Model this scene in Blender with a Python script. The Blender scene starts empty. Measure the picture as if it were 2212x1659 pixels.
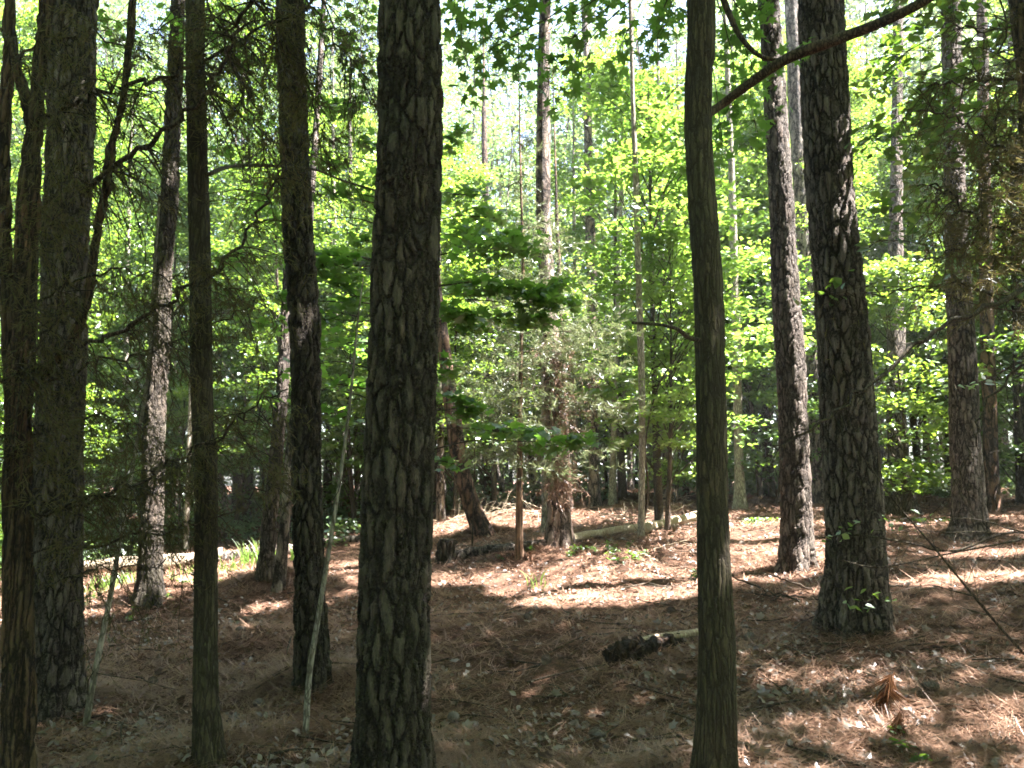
import bpy, math, random
import numpy as np
from mathutils import Vector

# ------------------------------------------------------------------ camera, world, sun
sc = bpy.context.scene
R = math.radians
EYE = 1.6
PITCH = R(7.0)
F = 1720.0                      # focal length in pixels of a 2212 px wide picture
cam_d = bpy.data.cameras.new("camera")
cam_d.sensor_width = 36.0
cam_d.lens = 36.0 * F / 2212.0
cam_d.clip_start = 0.05
cam_d.clip_end = 2000
cam = bpy.data.objects.new("camera", cam_d)
sc.collection.objects.link(cam)
cam.location = (0, 0, EYE)
cam.rotation_euler = (R(90) + PITCH, 0, 0)
sc.camera = cam

SUN = Vector((0.42, -0.04, 0.90)).normalized()      # direction towards the sun
el = math.asin(SUN.z)
rot = math.atan2(SUN.x, SUN.y)
w = bpy.data.worlds.new("World"); sc.world = w; w.use_nodes = True
nt = w.node_tree
sky = nt.nodes.new("ShaderNodeTexSky"); sky.sky_type = 'NISHITA'
sky.sun_disc = False; sky.sun_elevation = el; sky.sun_rotation = rot
sky.air_density = 1.0; sky.dust_density = 2.5; sky.ozone_density = 1.0
bgn = nt.nodes["Background"]; bgn.inputs[1].default_value = 0.055
nt.links.new(sky.outputs[0], bgn.inputs[0])
sl = bpy.data.lights.new("sun", 'SUN'); sl.energy = 5.0; sl.angle = R(0.5); sl.color = (1.0, 0.95, 0.90)
so = bpy.data.objects.new("sun", sl); sc.collection.objects.link(so)
so.rotation_euler = SUN.to_track_quat('Z', 'Y').to_euler(); so.location = (5, 0, 30)

sc.view_settings.view_transform = 'Standard'
sc.view_settings.look = 'None'
sc.view_settings.gamma = 1.0
sc.view_settings.exposure = 3.9
cy = sc.cycles
cy.max_bounces = 7; cy.diffuse_bounces = 4; cy.glossy_bounces = 2; cy.transmission_bounces = 5
cy.volume_bounces = 0; cy.transparent_max_bounces = 4
cy.sample_clamp_indirect = 6.0
cy.use_denoising = True
cy.filter_width = 1.7

rng = np.random.default_rng(11)
random.seed(5)

# ------------------------------------------------------------------ noise and terrain
def _h(ix, iy, seed):
    n = (ix.astype(np.int64) * 374761393 + iy.astype(np.int64) * 668265263 + seed * 974634777) & 0x7fffffff
    n = ((n ^ (n >> 13)) * 1274126177) & 0x7fffffff
    return ((n ^ (n >> 16)) & 0xffff) / 65535.0

def vnoise(x, y, seed=0):
    x = np.asarray(x, float); y = np.asarray(y, float)
    ix = np.floor(x); iy = np.floor(y); fx = x - ix; fy = y - iy
    fx = fx * fx * (3 - 2 * fx); fy = fy * fy * (3 - 2 * fy)
    a = _h(ix, iy, seed); b = _h(ix + 1, iy, seed); c = _h(ix, iy + 1, seed); d = _h(ix + 1, iy + 1, seed)
    return (a * (1 - fx) + b * fx) * (1 - fy) + (c * (1 - fx) + d * fx) * fy - 0.5

def terr0(x, y):
    x = np.asarray(x, float); y = np.asarray(y, float)
    c = np.interp(y, [-60, 0, 5, 8, 12, 18, 26, 40, 80, 400], [0, 0, .05, .30, .66, 1.02, 1.28, 1.42, 1.5, 1.5])
    left = np.minimum(x, 0) * np.interp(y, [0, 4, 12, 25, 60], [0.02, .035, .105, .06, .02])
    left = np.maximum(left, -1.6)
    right = np.tanh(np.maximum(x, 0) / 4.0) * np.interp(y, [0, 4, 6, 9, 12, 25, 60], [.1, .4, .62, .42, .35, .1, 0])
    return c + left + right

def terr(x, y, fine=True):
    z = terr0(x, y) + 0.16 * vnoise(x / 2.3, y / 2.3, 1) + 0.07 * vnoise(x / .8, y / .8, 2)
    if fine:
        z = z + 0.05 * vnoise(x / .27, y / .27, 3) + 0.028 * vnoise(x / .10, y / .10, 4)
    # mounds of straw round the feet of the big trees
    for mx, my, mr, mh in MOUNDS:
        d2 = (x - mx) ** 2 + (y - my) ** 2
        z = z + mh * np.exp(-d2 / (mr * mr))
    return z
MOUNDS = []

cp, sp = math.cos(PITCH), math.sin(PITCH)
def ray(u, v):
    a = (u - 1106) / F; b = (829.5 - v) / F
    return np.array([a, cp - b * sp, sp + b * cp])
def PY(u, v, Y):                # point of the picture ray at world distance Y
    d = ray(u, v)
    return np.array([0, 0, EYE]) + d * (Y / d[1])
def ghit(u, v):                 # where the picture ray meets the ground
    d = ray(u, v); lo = None
    ts = np.concatenate([np.linspace(1, 12, 1200), np.linspace(12, 80, 2000)])
    pts = np.array([0, 0, EYE])[None] + d[None] * ts[:, None]
    below = pts[:, 2] < terr(pts[:, 0], pts[:, 1], False)
    if not below.any():
        return None
    return pts[np.argmax(below)]

# ------------------------------------------------------------------ mesh building
class MB:
    def __init__(s):
        s.v = []; s.loops = []; s.tot = []; s.n = 0; s.rnd = []
    def add(s, V, Fc, rnd=None):
        V = np.asarray(V, float).reshape(-1, 3); Fc = np.asarray(Fc, np.int64)
        s.v.append(V); s.loops.append((Fc + s.n).ravel()); s.tot.append(np.full(len(Fc), Fc.shape[1], np.int32))
        s.rnd.append(np.zeros(len(V)) if rnd is None else np.broadcast_to(rnd, (len(V),)).astype(float))
        s.n += len(V)
    def build(s, name, mat, parent=None, origin=None, smooth=True, **props):
        me = bpy.data.meshes.new(name)
        V = np.concatenate(s.v); L = np.concatenate(s.loops).astype(np.int32); T = np.concatenate(s.tot)
        if origin is not None: V = V - np.asarray(origin)[None]
        me.vertices.add(len(V)); me.vertices.foreach_set('co', V.astype(np.float32).ravel())
        me.loops.add(len(L)); me.loops.foreach_set('vertex_index', L)
        me.polygons.add(len(T))
        st = np.concatenate([[0], np.cumsum(T)[:-1]]).astype(np.int32)
        me.polygons.foreach_set('loop_start', st)
        me.polygons.foreach_set('use_smooth', np.full(len(T), smooth))
        me.update(calc_edges=True)
        at = me.attributes.new('rnd', 'FLOAT', 'POINT'); at.data.foreach_set('value', np.concatenate(s.rnd).astype(np.float32))
        me.materials.append(mat)
        o = bpy.data.objects.new(name, me); sc.collection.objects.link(o)
        if parent is not None: o.parent = parent
        elif origin is not None: o.location = tuple(float(q) for q in origin)
        for k, val in props.items(): o[k] = val
        return o

def empty(name, loc, label, cat, group=None):
    o = bpy.data.objects.new(name, None); sc.collection.objects.link(o)
    o.location = tuple(float(q) for q in loc); o.empty_display_size = 0.2
    o['label'] = label; o['category'] = cat
    if group: o['group'] = group
    return o

def smooth_path(P, n):
    P = np.asarray(P, float)
    if len(P) == 2:
        t = np.linspace(0, 1, n)[:, None]; return P[0] * (1 - t) + P[1] * t
    Q = np.vstack([2 * P[0] - P[1], P, 2 * P[-1] - P[-2]])
    seg = len(P) - 1; out = []
    tt = np.linspace(0, seg, n)
    for t in tt:
        i = min(int(t), seg - 1); f = t - i
        p0, p1, p2, p3 = Q[i], Q[i + 1], Q[i + 2], Q[i + 3]
        out.append(0.5 * ((2 * p1) + (-p0 + p2) * f + (2 * p0 - 5 * p1 + 4 * p2 - p3) * f * f + (-p0 + 3 * p1 - 3 * p2 + p3) * f ** 3))
    return np.array(out)

def tube(mb, path, rad, k=6, rnd=0.0, cap=False, radfun=None):
    path = np.asarray(path, float); n = len(path)
    rad = np.broadcast_to(np.asarray(rad, float), (n,))
    T = np.gradient(path, axis=0); T /= np.linalg.norm(T, axis=1)[:, None] + 1e-9
    a = np.array([1.0, 0, 0]) if abs(T[0][0]) < .8 else np.array([0, 1.0, 0])
    A = a[None] - T * (T @ a)[:, None]; A /= np.linalg.norm(A, axis=1)[:, None] + 1e-9
    B = np.cross(T, A)
    th = np.linspace(0, 2 * np.pi, k, endpoint=False)
    rr = np.repeat(rad[:, None], k, 1)
    if radfun is not None: rr = rr * radfun(th[None, :], np.arange(n)[:, None], path)
    V = path[:, None] + rr[..., None] * (np.cos(th)[None, :, None] * A[:, None] + np.sin(th)[None, :, None] * B[:, None])
    i = np.arange(n - 1)[:, None] * k; j = np.arange(k)[None]; j2 = (j + 1) % k
    Fc = np.stack([i + j, i + j2, i + k + j2, i + k + j], -1).reshape(-1, 4)
    mb.add(V.reshape(-1, 3), Fc, rnd)
    if cap:
        for e in (0, n - 1):
            ring = V[e]; c = path[e]; V2 = np.vstack([ring, c])
            f = np.array([[q, (q + 1) % k, k] for q in range(k)])
            mb.add(V2, f, rnd)

def leaf_template(kind):
    if kind == 'oval':
        V = [(0, 0, 0), (.26, .30, .05), (.28, .58, .05), (0, 1, -.06), (-.28, .58, .05), (-.26, .30, .05)]
        Fc = [(0, 1, 2, 3), (0, 3, 4, 5)]
        return np.array(V, float), np.array(Fc)
    if kind == 'rhomb':
        V = [(0, 0, 0), (.36, .48, .07), (0, 1, -.05), (-.36, .48, .07)]
        return np.array(V, float), np.array([(0, 1, 2), (0, 2, 3)])
    if kind in ('star', 'maple'):
        notch = .22 if kind == 'star' else .30
        ang = [-118, -92, -60, -30, 0, 30, 60, 92, 118]     # alternating tip, notch
        rad = [.42, notch, .52, notch, .62, notch, .52, notch, .42]
        V = [(0, .35, .04), (0, 0, 0)]
        V = [(0, .38, .05), (.03, .12, 0)]
        for a_, r_ in zip(ang[::-1], rad[::-1]):
            t = R(a_); V.append((math.sin(t) * r_, .38 + math.cos(t) * r_, -.03 if r_ > .35 else .02))
        V.append((-.03, .12, 0))
        n = len(V); Fc = [(0, i, i + 1) for i in range(1, n - 1)] + [(0, n - 1, 1)]
        return np.array(V, float), np.array(Fc)
    if kind == 'sliver':
        return np.array([(-.04, 0, 0), (.04, 0, .01), (0.05, 1, 0)], float), np.array([(0, 1, 2)])
LT = {k: leaf_template(k) for k in ('oval', 'rhomb', 'star', 'maple', 'sliver')}

BIAS = None
def leaves(mb, C, size, kind='rhomb', tilt=.5, droop=0.0, fwd=None, jitter=.35):
    """C: Nx3 leaf centres"""
    C = np.asarray(C, float); N = len(C)
    if N == 0: return
    V, Fc = LT[kind]
    nrm = np.stack([rng.normal(0, tilt, N), rng.normal(0, tilt, N), np.ones(N)], -1)
    nrm /= np.linalg.norm(nrm, axis=1)[:, None]
    if fwd is None:
        a = rng.uniform(0, 2 * np.pi, N); f = np.stack([np.cos(a), np.sin(a), np.full(N, -droop)], -1)
    else:
        f = np.asarray(fwd, float) + rng.normal(0, .3, (N, 3))
    f = f - nrm * np.sum(f * nrm, 1)[:, None]; f /= np.linalg.norm(f, axis=1)[:, None] + 1e-9
    r = np.cross(f, nrm)
    s = size * (1 + rng.uniform(-jitter, jitter, N))
    M = np.stack([r, f, nrm], 1) * s[:, None, None]
    P = np.einsum('kj,njc->nkc', V, M) + C[:, None]
    k = len(V)
    FF = (Fc[None] + (np.arange(N) * k)[:, None, None]).reshape(-1, Fc.shape[1])
    mb.add(P.reshape(-1, 3), FF, np.repeat(rng.uniform(0, 1, N) if BIAS is None else BIAS + .25 * rng.uniform(0, 1, N), k))

def spray(mb, c, rx, ry, rz, n, size, kind='rhomb', tilt=.5, droop=.1, keep=None):
    """a flattened, ragged cloud of leaves round c"""
    q = rng.normal(0, 1, (n, 3)); q /= np.linalg.norm(q, axis=1)[:, None]
    q *= rng.uniform(0, 1, n)[:, None] ** .45
    C = np.asarray(c)[None] + q * np.array([rx, ry, rz])[None]
    if keep is not None: C = C[keep(C)]
    leaves(mb, C, size, kind, tilt, droop)

# ------------------------------------------------------------------ materials
def mat(name):
    m = bpy.data.materials.new(name); m.use_nodes = True
    t = m.node_tree; t.nodes.clear(); return m, t
class NG:
    def __init__(s, t): s.t = t
    def n(s, typ, **kw):
        nd = s.t.nodes.new(typ)
        for k, v in kw.items():
            if k.startswith('i_'):
                key = k[2:]; key = int(key) if key.isdigit() else key
                nd.inputs[key].default_value = v
            else: setattr(nd, k, v)
        return nd
    def l(s, a, b): s.t.links.new(a, b)
    def math(s, op, a, b=None, c=None, clamp=False):
        nd = s.n('ShaderNodeMath', operation=op, use_clamp=clamp)
        for i, x in enumerate((a, b, c)):
            if x is None: continue
            if isinstance(x, (int, float)): nd.inputs[i].default_value = x
            else: s.l(x, nd.inputs[i])
        return nd.outputs[0]
    def mix(s, fac, a, b):
        nd = s.n('ShaderNodeMix', data_type='RGBA')
        for i, x in ((0, fac), (6, a), (7, b)):
            if isinstance(x, (int, float)): nd.inputs[i].default_value = x
            elif isinstance(x, tuple): nd.inputs[i].default_value = (*x, 1) if len(x) == 3 else x
            else: s.l(x, nd.inputs[i])
        return nd.outputs[2]
    def ramp(s, x, stops):
        nd = s.n('ShaderNodeValToRGB'); s.l(x, nd.inputs[0]); cr = nd.color_ramp
        while len(cr.elements) < len(stops): cr.elements.new(0.5)
        for e, (p, c) in zip(cr.elements, stops):
            e.position = p; e.color = (c, c, c, 1) if isinstance(c, (int, float)) else (*c, 1)
        return nd.outputs[0]
    def noise(s, vec, scale, detail=3, rough=.6):
        nd = s.n('ShaderNodeTexNoise', i_Scale=scale, i_Detail=detail, i_Roughness=rough); s.l(vec, nd.inputs['Vector']); return nd
    def scaled(s, vec, xyz):
        nd = s.n('ShaderNodeVectorMath', operation='MULTIPLY'); s.l(vec, nd.inputs[0]); nd.inputs[1].default_value = xyz; return nd.outputs[0]
    def vadd(s, a, b):
        nd = s.n('ShaderNodeVectorMath', operation='ADD'); s.l(a, nd.inputs[0]); s.l(b, nd.inputs[1]); return nd.outputs[0]

def bark_mat(name, cell=(18, 18, 4.8), plate=(.098, .080, .062), red=(.095, .058, .042), green=(.072, .070, .048),
             crack=(.016, .012, .010), disp=.026, flake=.008, mode='plate', true_disp=True, greenamt=.45, redamt=.5):
    m, t = mat(name); g = NG(t)
    geo = g.n('ShaderNodeNewGeometry').outputs['Position']
    def sub5(x):
        n_ = g.n('ShaderNodeVectorMath', operation='SUBTRACT'); g.l(x, n_.inputs[0]); n_.inputs[1].default_value = (.5, .5, .5); return n_.outputs[0]
    def scl(x, k):
        n_ = g.n('ShaderNodeVectorMath', operation='SCALE'); g.l(x, n_.inputs[0]); n_.inputs['Scale'].default_value = k; return n_.outputs[0]
    w1 = g.noise(g.scaled(geo, (1, 1, .45)), 6, 2)
    w2 = g.noise(g.scaled(geo, (1, 1, .7)), 34, 4, .7)
    v3 = g.vadd(g.vadd(g.scaled(geo, cell), scl(sub5(w1.outputs['Color']), 1.7)), scl(sub5(w2.outputs['Color']), .75))
    vo = g.n('ShaderNodeTexVoronoi', feature='DISTANCE_TO_EDGE', i_Scale=1.0); g.l(v3, vo.inputs['Vector'])
    vc = g.n('ShaderNodeTexVoronoi', feature='F1', i_Scale=1.0); g.l(v3, vc.inputs['Vector'])
    vf = g.n('ShaderNodeTexVoronoi', feature='F1', i_Scale=2.7); g.l(v3, vf.inputs['Vector'])
    fine = g.noise(g.scaled(geo, (70, 70, 13)), 1.0, 5, .75)
    bign = g.noise(geo, 2.2, 2)
    mid = g.noise(g.scaled(geo, (9, 9, 3)), 1.0, 3)
    wid = g.noise(g.scaled(geo, (8, 8, 5)), 1.0, 3)
    e = g.math('ADD', vo.outputs['Distance'], g.math('MULTIPLY', g.math('SUBTRACT', wid.outputs[0], .48), .34))
    lev = g.ramp(e, [(0.0, 0.0), (.07, .22), (.17, .75), (.42, 1.0)])
    if mode == 'string':
        st = g.noise(g.scaled(geo, (42, 42, 1.8)), 1.0, 4, .65)
        lev = g.ramp(st.outputs[0], [(.36, 0.0), (.52, .75), (.7, 1.0)])
    c = g.mix(g.math('MULTIPLY', g.ramp(mid.outputs[0], [(.42, 0.0), (.66, 1.0)]), redamt), plate, red)
    c = g.mix(g.math('MULTIPLY', g.ramp(bign.outputs[0], [(.40, 0.0), (.62, 1.0)]), greenamt), c, green)
    sep = g.n('ShaderNodeSeparateColor'); g.l(vf.outputs['Color'], sep.inputs[0])
    sep2 = g.n('ShaderNodeSeparateColor'); g.l(vc.outputs['Color'], sep2.inputs[0])
    tone = g.math('MULTIPLY', g.math('MULTIPLY_ADD', sep.outputs[0], .45, .78), g.math('MULTIPLY_ADD', sep2.outputs[1], .24, .88))
    hv = g.noise(g.scaled(geo, (1.5, 1.5, 1.0)), 1.6, 3)
    tone = g.math('MULTIPLY', tone, g.math('MULTIPLY_ADD', hv.outputs[0], 1.3, .38))
    tone = g.math('MULTIPLY', tone, g.ramp(fine.outputs[0], [(.25, .38), (.72, 1.35)]))
    dark = g.n('ShaderNodeVectorMath', operation='SCALE'); g.l(c, dark.inputs[0]); g.l(tone, dark.inputs['Scale'])
    c2 = g.mix(lev, crack, dark.outputs[0])
    b = g.n('ShaderNodeBsdfPrincipled', i_Roughness=.85); g.l(c2, b.inputs['Base Color'])
    b.inputs['Specular IOR Level'].default_value = .3
    out = g.n('ShaderNodeOutputMaterial'); g.l(b.outputs[0], out.inputs['Surface'])
    hgt = g.math('ADD', g.math('MULTIPLY', lev, disp), g.math('ADD', g.math('MULTIPLY', fine.outputs[0], flake), g.math('MULTIPLY', sep.outputs[0], flake * .9)))
    if true_disp:
        dn = g.n('ShaderNodeDisplacement', i_Midlevel=0.0, i_Scale=1.0); g.l(g.math('SUBTRACT', hgt, disp * .8), dn.inputs['Height'])
        g.l(dn.outputs[0], out.inputs['Displacement']); m.displacement_method = 'BOTH'
    else:
        bp = g.n('ShaderNodeBump', i_Strength=1.0, i_Distance=1.0); g.l(hgt, bp.inputs['Height']); g.l(bp.outputs[0], b.inputs['Normal'])
    return m

M = {}
M['pine'] = bark_mat('pine_bark')
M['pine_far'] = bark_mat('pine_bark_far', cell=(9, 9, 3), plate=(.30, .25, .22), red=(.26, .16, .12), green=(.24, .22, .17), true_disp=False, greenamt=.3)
M['pine_red'] = bark_mat('pine_bark_red', cell=(9, 9, 3), plate=(.20, .12, .085), red=(.22, .10, .06), true_disp=False, greenamt=.15)
M['hard'] = bark_mat('furrowed_bark', cell=(44, 44, 6.0), plate=(.095, .076, .050), red=(.09, .062, .038), green=(.065, .066, .036), disp=.006, flake=.003, greenamt=.5, crack=(.028, .022, .015))
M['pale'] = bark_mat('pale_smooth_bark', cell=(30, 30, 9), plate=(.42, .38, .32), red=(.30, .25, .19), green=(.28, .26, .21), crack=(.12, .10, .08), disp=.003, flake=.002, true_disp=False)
M['cedar'] = bark_mat('cedar_bark', cell=(34, 34, 2.6), plate=(.13, .082, .052), red=(.15, .065, .035), green=(.08, .075, .04), disp=.016, flake=.007, greenamt=.5)
M['twig'] = bark_mat('twig_bark', cell=(60, 60, 20), plate=(.11, .085, .06), red=(.12, .06, .04), green=(.08, .09, .045), disp=.001, flake=.001, true_disp=False)
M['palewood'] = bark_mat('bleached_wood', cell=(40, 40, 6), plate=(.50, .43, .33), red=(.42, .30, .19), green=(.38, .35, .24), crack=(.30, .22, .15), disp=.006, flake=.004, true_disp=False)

def leaf_mat(name, dif, tra, dif2, tra2, fac=.5, gloss=.06):
    m, t = mat(name); g = NG(t)
    at = g.n('ShaderNodeAttribute', attribute_name='rnd').outputs['Fac']
    oi = g.n('ShaderNodeObjectInfo').outputs['Random']
    r2 = g.math('MULTIPLY_ADD', oi, .35, g.math('MULTIPLY', at, .65))
    cd = g.mix(r2, dif, dif2); ct = g.mix(r2, tra, tra2)
    d = g.n('ShaderNodeBsdfDiffuse'); g.l(cd, d.inputs[0])
    tr = g.n('ShaderNodeBsdfTranslucent'); g.l(ct, tr.inputs[0])
    mx = g.n('ShaderNodeMixShader', i_0=fac); g.l(d.outputs[0], mx.inputs[1]); g.l(tr.outputs[0], mx.inputs[2])
    gl = g.n('ShaderNodeBsdfGlossy', i_Roughness=.38); gl.inputs[0].default_value = (.9, .95, 1, 1)
    m2 = g.n('ShaderNodeMixShader', i_0=gloss); g.l(mx.outputs[0], m2.inputs[1]); g.l(gl.outputs[0], m2.inputs[2])
    out = g.n('ShaderNodeOutputMaterial'); g.l(m2.outputs[0], out.inputs[0])
    return m
M['leaf'] = leaf_mat('broad_leaf', (.04, .095, .022), (.10, .22, .022), (.09, .15, .03), (.27, .38, .035), .5, .09)
M['leaf_mid'] = leaf_mat('maple_leaf', (.05, .12, .025), (.15, .33, .035), (.09, .16, .03), (.24, .42, .05), .58, .06)
M['leaf_far'] = leaf_mat('woodland_leaf', (.035, .08, .03), (.11, .20, .045), (.14, .20, .07), (.31, .40, .10), .48, .12)
M['leaf_bright'] = leaf_mat('yellow_green_leaf', (.08, .15, .03), (.18, .34, .04), (.13, .20, .035), (.32, .46, .06), .52)
M['leaf_dark'] = leaf_mat('canopy_leaf', (.035, .08, .015), (.10, .22, .02), (.06, .11, .02), (.18, .30, .03), .5)
M['cedar_leaf'] = leaf_mat('cedar_spray', (.085, .125, .055), (.11, .16, .055), (.20, .185, .11), (.19, .18, .09), .4, .03)
M['cedar_dark'] = leaf_mat('cedar_spray_dark', (.06, .075, .028), (.10, .14, .03), (.13, .095, .045), (.17, .12, .05), .45, .02)
M['needle'] = leaf_mat('pine_straw', (.05, .023, .014), (.12, .05, .02), (.42, .26, .18), (.20, .10, .05), .12, .04)
M['dryleaf'] = leaf_mat('dead_leaf', (.06, .035, .026), (.10, .05, .02), (.33, .27, .23), (.22, .16, .11), .15, .06)
M['rust'] = leaf_mat('rusty_dead_needles', (.07, .03, .012), (.07, .025, .01), (.12, .05, .02), (.10, .04, .015), .3, .02)
M['grass'] = leaf_mat('grass_blade', (.10, .20, .03), (.25, .42, .05), (.20, .30, .06), (.45, .55, .1), .5)

def ground_mat():
    m, t = mat('straw_floor'); g = NG(t)
    geo = g.n('ShaderNodeNewGeometry').outputs['Position']
    n1 = g.noise(geo, 1.1, 4); n2 = g.noise(geo, 14, 5, .75); n3 = g.noise(geo, 70, 4, .8)
    w1 = g.noise(g.vadd(g.scaled(geo, (70, 14, 20)), g.scaled(n1.outputs['Color'], (30, 30, 0))), 1.0, 3, .7)
    c = g.mix(g.ramp(n2.outputs[0], [(.35, 0.0), (.65, 1.0)]), (.032, .018, .012), (.16, .080, .050))
    c = g.mix(g.ramp(w1.outputs[0], [(.5, 0.0), (.75, .75)]), c, (.24, .13, .085))
    c = g.mix(g.ramp(n3.outputs[0], [(.58, 0.0), (.72, .6)]), c, (.34, .28, .23))
    c = g.mix(g.ramp(n3.outputs[0], [(.34, .9), (.47, 0.0)]), c, (.02, .013, .010))  # low spots painted darker, shade of the gaps put into the colour
    b = g.n('ShaderNodeBsdfPrincipled', i_Roughness=.9); g.l(c, b.inputs['Base Color']); b.inputs['Specular IOR Level'].default_value = .2
    bp = g.n('ShaderNodeBump', i_Strength=.9, i_Distance=.03); g.l(g.math('ADD', n3.outputs[0], g.math('ADD', n2.outputs[0], w1.outputs[0])), bp.inputs['Height']); g.l(bp.outputs[0], b.inputs['Normal'])
    out = g.n('ShaderNodeOutputMaterial'); g.l(b.outputs[0], out.inputs[0])
    return m
M['ground'] = ground_mat()

# ------------------------------------------------------------------ where the sun reaches the ground
LIT = []        # x, y, rx, ry
for (u, v, ru, rv) in [(1190, 1262, 130, 26), (1330, 1285, 200, 22), (1400, 1235, 190, 28), (1480, 1200, 120, 30), (1560, 1175, 160, 55), (1480, 1130, 110, 22), (1640, 1150, 60, 30),
                       (360, 1255, 200, 48), (240, 1310, 90, 22), (590, 1315, 50, 12), (1000, 1130, 80, 20), (1160, 1105, 120, 16), (2050, 1255, 150, 13), (2100, 1195, 110, 10), (1960, 1085, 90, 8), (530, 1395, 60, 12),
                       (1720, 1285, 60, 10), (440, 1205, 210, 24), (250, 1232, 150, 18), (735,1290,40,12)]:
    p = ghit(u, v); a = ghit(u, v - rv); b = ghit(u, v + rv)
    LIT.append((p[0], p[1], ru / F * p[1], max((a[1] - b[1]) / 2, .12)))
AIR = [(.3, 10.6, 3.0, 1.3), (1.5, 10, .6, 1.1), (2.6, 10.4, .6, 1.1), (1.2, 10.4, 3.0, 1.0), (-.4, 10.5, 2.5, .9), (.65, 11.1, 5.2, .7), (.6, 11.1, 7, .7), (3.05, 8.7, 3.0, .5), (3.0, 8.7, 4.6, .4), (2.6, 6.1, 3.9, .3), (1.8, 11.5, 6, .5)]
def shades_lit(C, slack=1.0):
    """True for points whose shadow falls in one of the sunny patches"""
    gx = C[:, 0] - SUN.x / SUN.z * (C[:, 2] - .4); gy = C[:, 1] - SUN.y / SUN.z * (C[:, 2] - .4)
    r = np.full(len(C), False)
    for x, y, z, q in AIR:
        k = C[:, 2] > z + .8
        ax = C[:, 0] - SUN.x / SUN.z * (C[:, 2] - z); ay = C[:, 1] - SUN.y / SUN.z * (C[:, 2] - z)
        r |= k & ((ax - x) ** 2 + (ay - y) ** 2 < q * q)
    for x, y, rx, ry in LIT:
        wob = 1 + .5 * vnoise(gx * 1.7, gy * 1.7, 9)
        r |= ((gx - x) / rx) ** 2 + ((gy - y) / ry) ** 2 < slack * wob
    return r

# ------------------------------------------------------------------ tree trunks
def trunk_from_px(edges, base_v=None, Y=None, top=None, wscale=1.0, buttress=.18):
    """edges: list of (v, u_left, u_right), top to bottom; returns world path base->top and radii"""
    e = sorted(edges, key=lambda q: -q[0])
    v0, l0, r0 = e[0]
    if Y is None:
        Y = ghit((l0 + r0) / 2, v0)[1]
    pts = []; rad = []
    for v, l, r in e:
        p = PY((l + r) / 2, v, Y); q = PY(r, v, Y)
        pts.append(p); rad.append(abs(q[0] - p[0]) * wscale)
    pts = np.array(pts); rad = np.array(rad)
    z0 = float(terr(pts[0][0], Y, False))
    # carry the foot into the ground
    k = (pts[1] - pts[0]) / max(pts[1][2] - pts[0][2], .05)
    foot = pts[0] + k * (z0 - .12 - pts[0][2]); 
    if pts[0][2] > z0 + .05:
        pts = np.vstack([foot, pts]); rad = np.concatenate([[rad[0] * 1.12], rad])
    else:
        pts[0] = foot
    if top is None:
        k = (pts[-1] - pts[-2]); k = k / max(k[2], .1)
        for dz_, f_ in ((1.2, .6), (2.6, .1)):
            pts = np.vstack([pts, pts[-1] + np.array([k[0] * .6, 0, 1]) * dz_]); rad = np.append(rad, max(rad[-1] * f_, .006))
    if top is not None and top > pts[-1][2] + .5:
        k = (pts[-1] - pts[max(-4, -len(pts))]); k = k / max(k[2], .1)
        n = 3; dz = top - pts[-1][2]
        for i in range(1, n + 1):
            q = pts[-1] if i == 1 else pts[-1]
            pts = np.vstack([pts, pts[-1] + np.array([k[0] * .6, k[1], 1]) * dz / n]); rad = np.append(rad, rad[-1] * (1 - .5 / n))
    return pts, rad, Y, z0

def build_trunk(mb, pts, rad, dz, k, seed=0, flare=.25, knob=.05):
    L = np.sum(np.linalg.norm(np.diff(pts, axis=0), axis=1)); n = int(L / dz) + 2
    t = np.linspace(0, 1, len(pts))
    P = smooth_path(pts, n)
    rr = np.interp(np.linspace(0, 1, n), t, rad)
    h = P[:, 2] - P[0, 2]
    rr = rr * (1 + flare * 1.0 * np.exp(-h / .15) + .10 * np.exp(-h / .5))
    rs = np.random.default_rng(seed); ph = rs.uniform(0, 6.28, 6)
    def rf(th, i, path):
        hh = (path[:, 2] - path[0, 2])[:, None]
        f = 1 + knob * np.sin(th * 2 + ph[0] + hh * 1.1) * .6 + knob * .5 * np.sin(th * 3 + ph[1] - hh * 2.1) + knob * .5 * np.sin(hh * 3.7 + ph[2] + th)
        f = f + .20 * np.exp(-hh / .20) * np.sin(th * 5 + ph[3]) + .08 * np.exp(-hh / .3) * np.sin(th * 9 + ph[4])
        return f
    tube(mb, P, rr, k, radfun=rf)
    return P, rr

def twig_line(mb, p0, p1, r0, r1, wob=.06, n=9, k=5, sag=0.0):
    p0 = np.asarray(p0, float); p1 = np.asarray(p1, float); L = np.linalg.norm(p1 - p0)
    t = np.linspace(0, 1, n)[:, None]
    q = p0 * (1 - t) + p1 * t + np.cumsum(rng.normal(0, wob * L / n, (n, 3)), 0) * np.sin(np.pi * np.minimum(t + .1, 1)) 
    q[:, 2] -= sag * L * (np.sin(np.pi * t[:, 0]))
    tube(mb, q, np.linspace(r0, r1, n), k)
    return q

TREES = {}
def make_tree(key, name, label, cat, edges, matk, Y=None, top=None, dz=.05, k=24, group=None, flare=.25, seed=0, mound=None, partname='trunk'):
    pts, rad, Y, z0 = trunk_from_px(edges, Y=Y, top=top)
    root = empty(name, (pts[0][0], pts[0][1], z0), label, cat, group)
    mb = MB(); P, rr = build_trunk(mb, pts, rad, dz, k, seed, flare)
    mb.build(partname, M[matk], root, origin=root.location)
    TREES[key] = dict(root=root, P=P, r=rr, Y=Y, o=np.array(root.location))
    return TREES[key]

PINE_G = 'rough barked pine trunks standing round the clearing'
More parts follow.
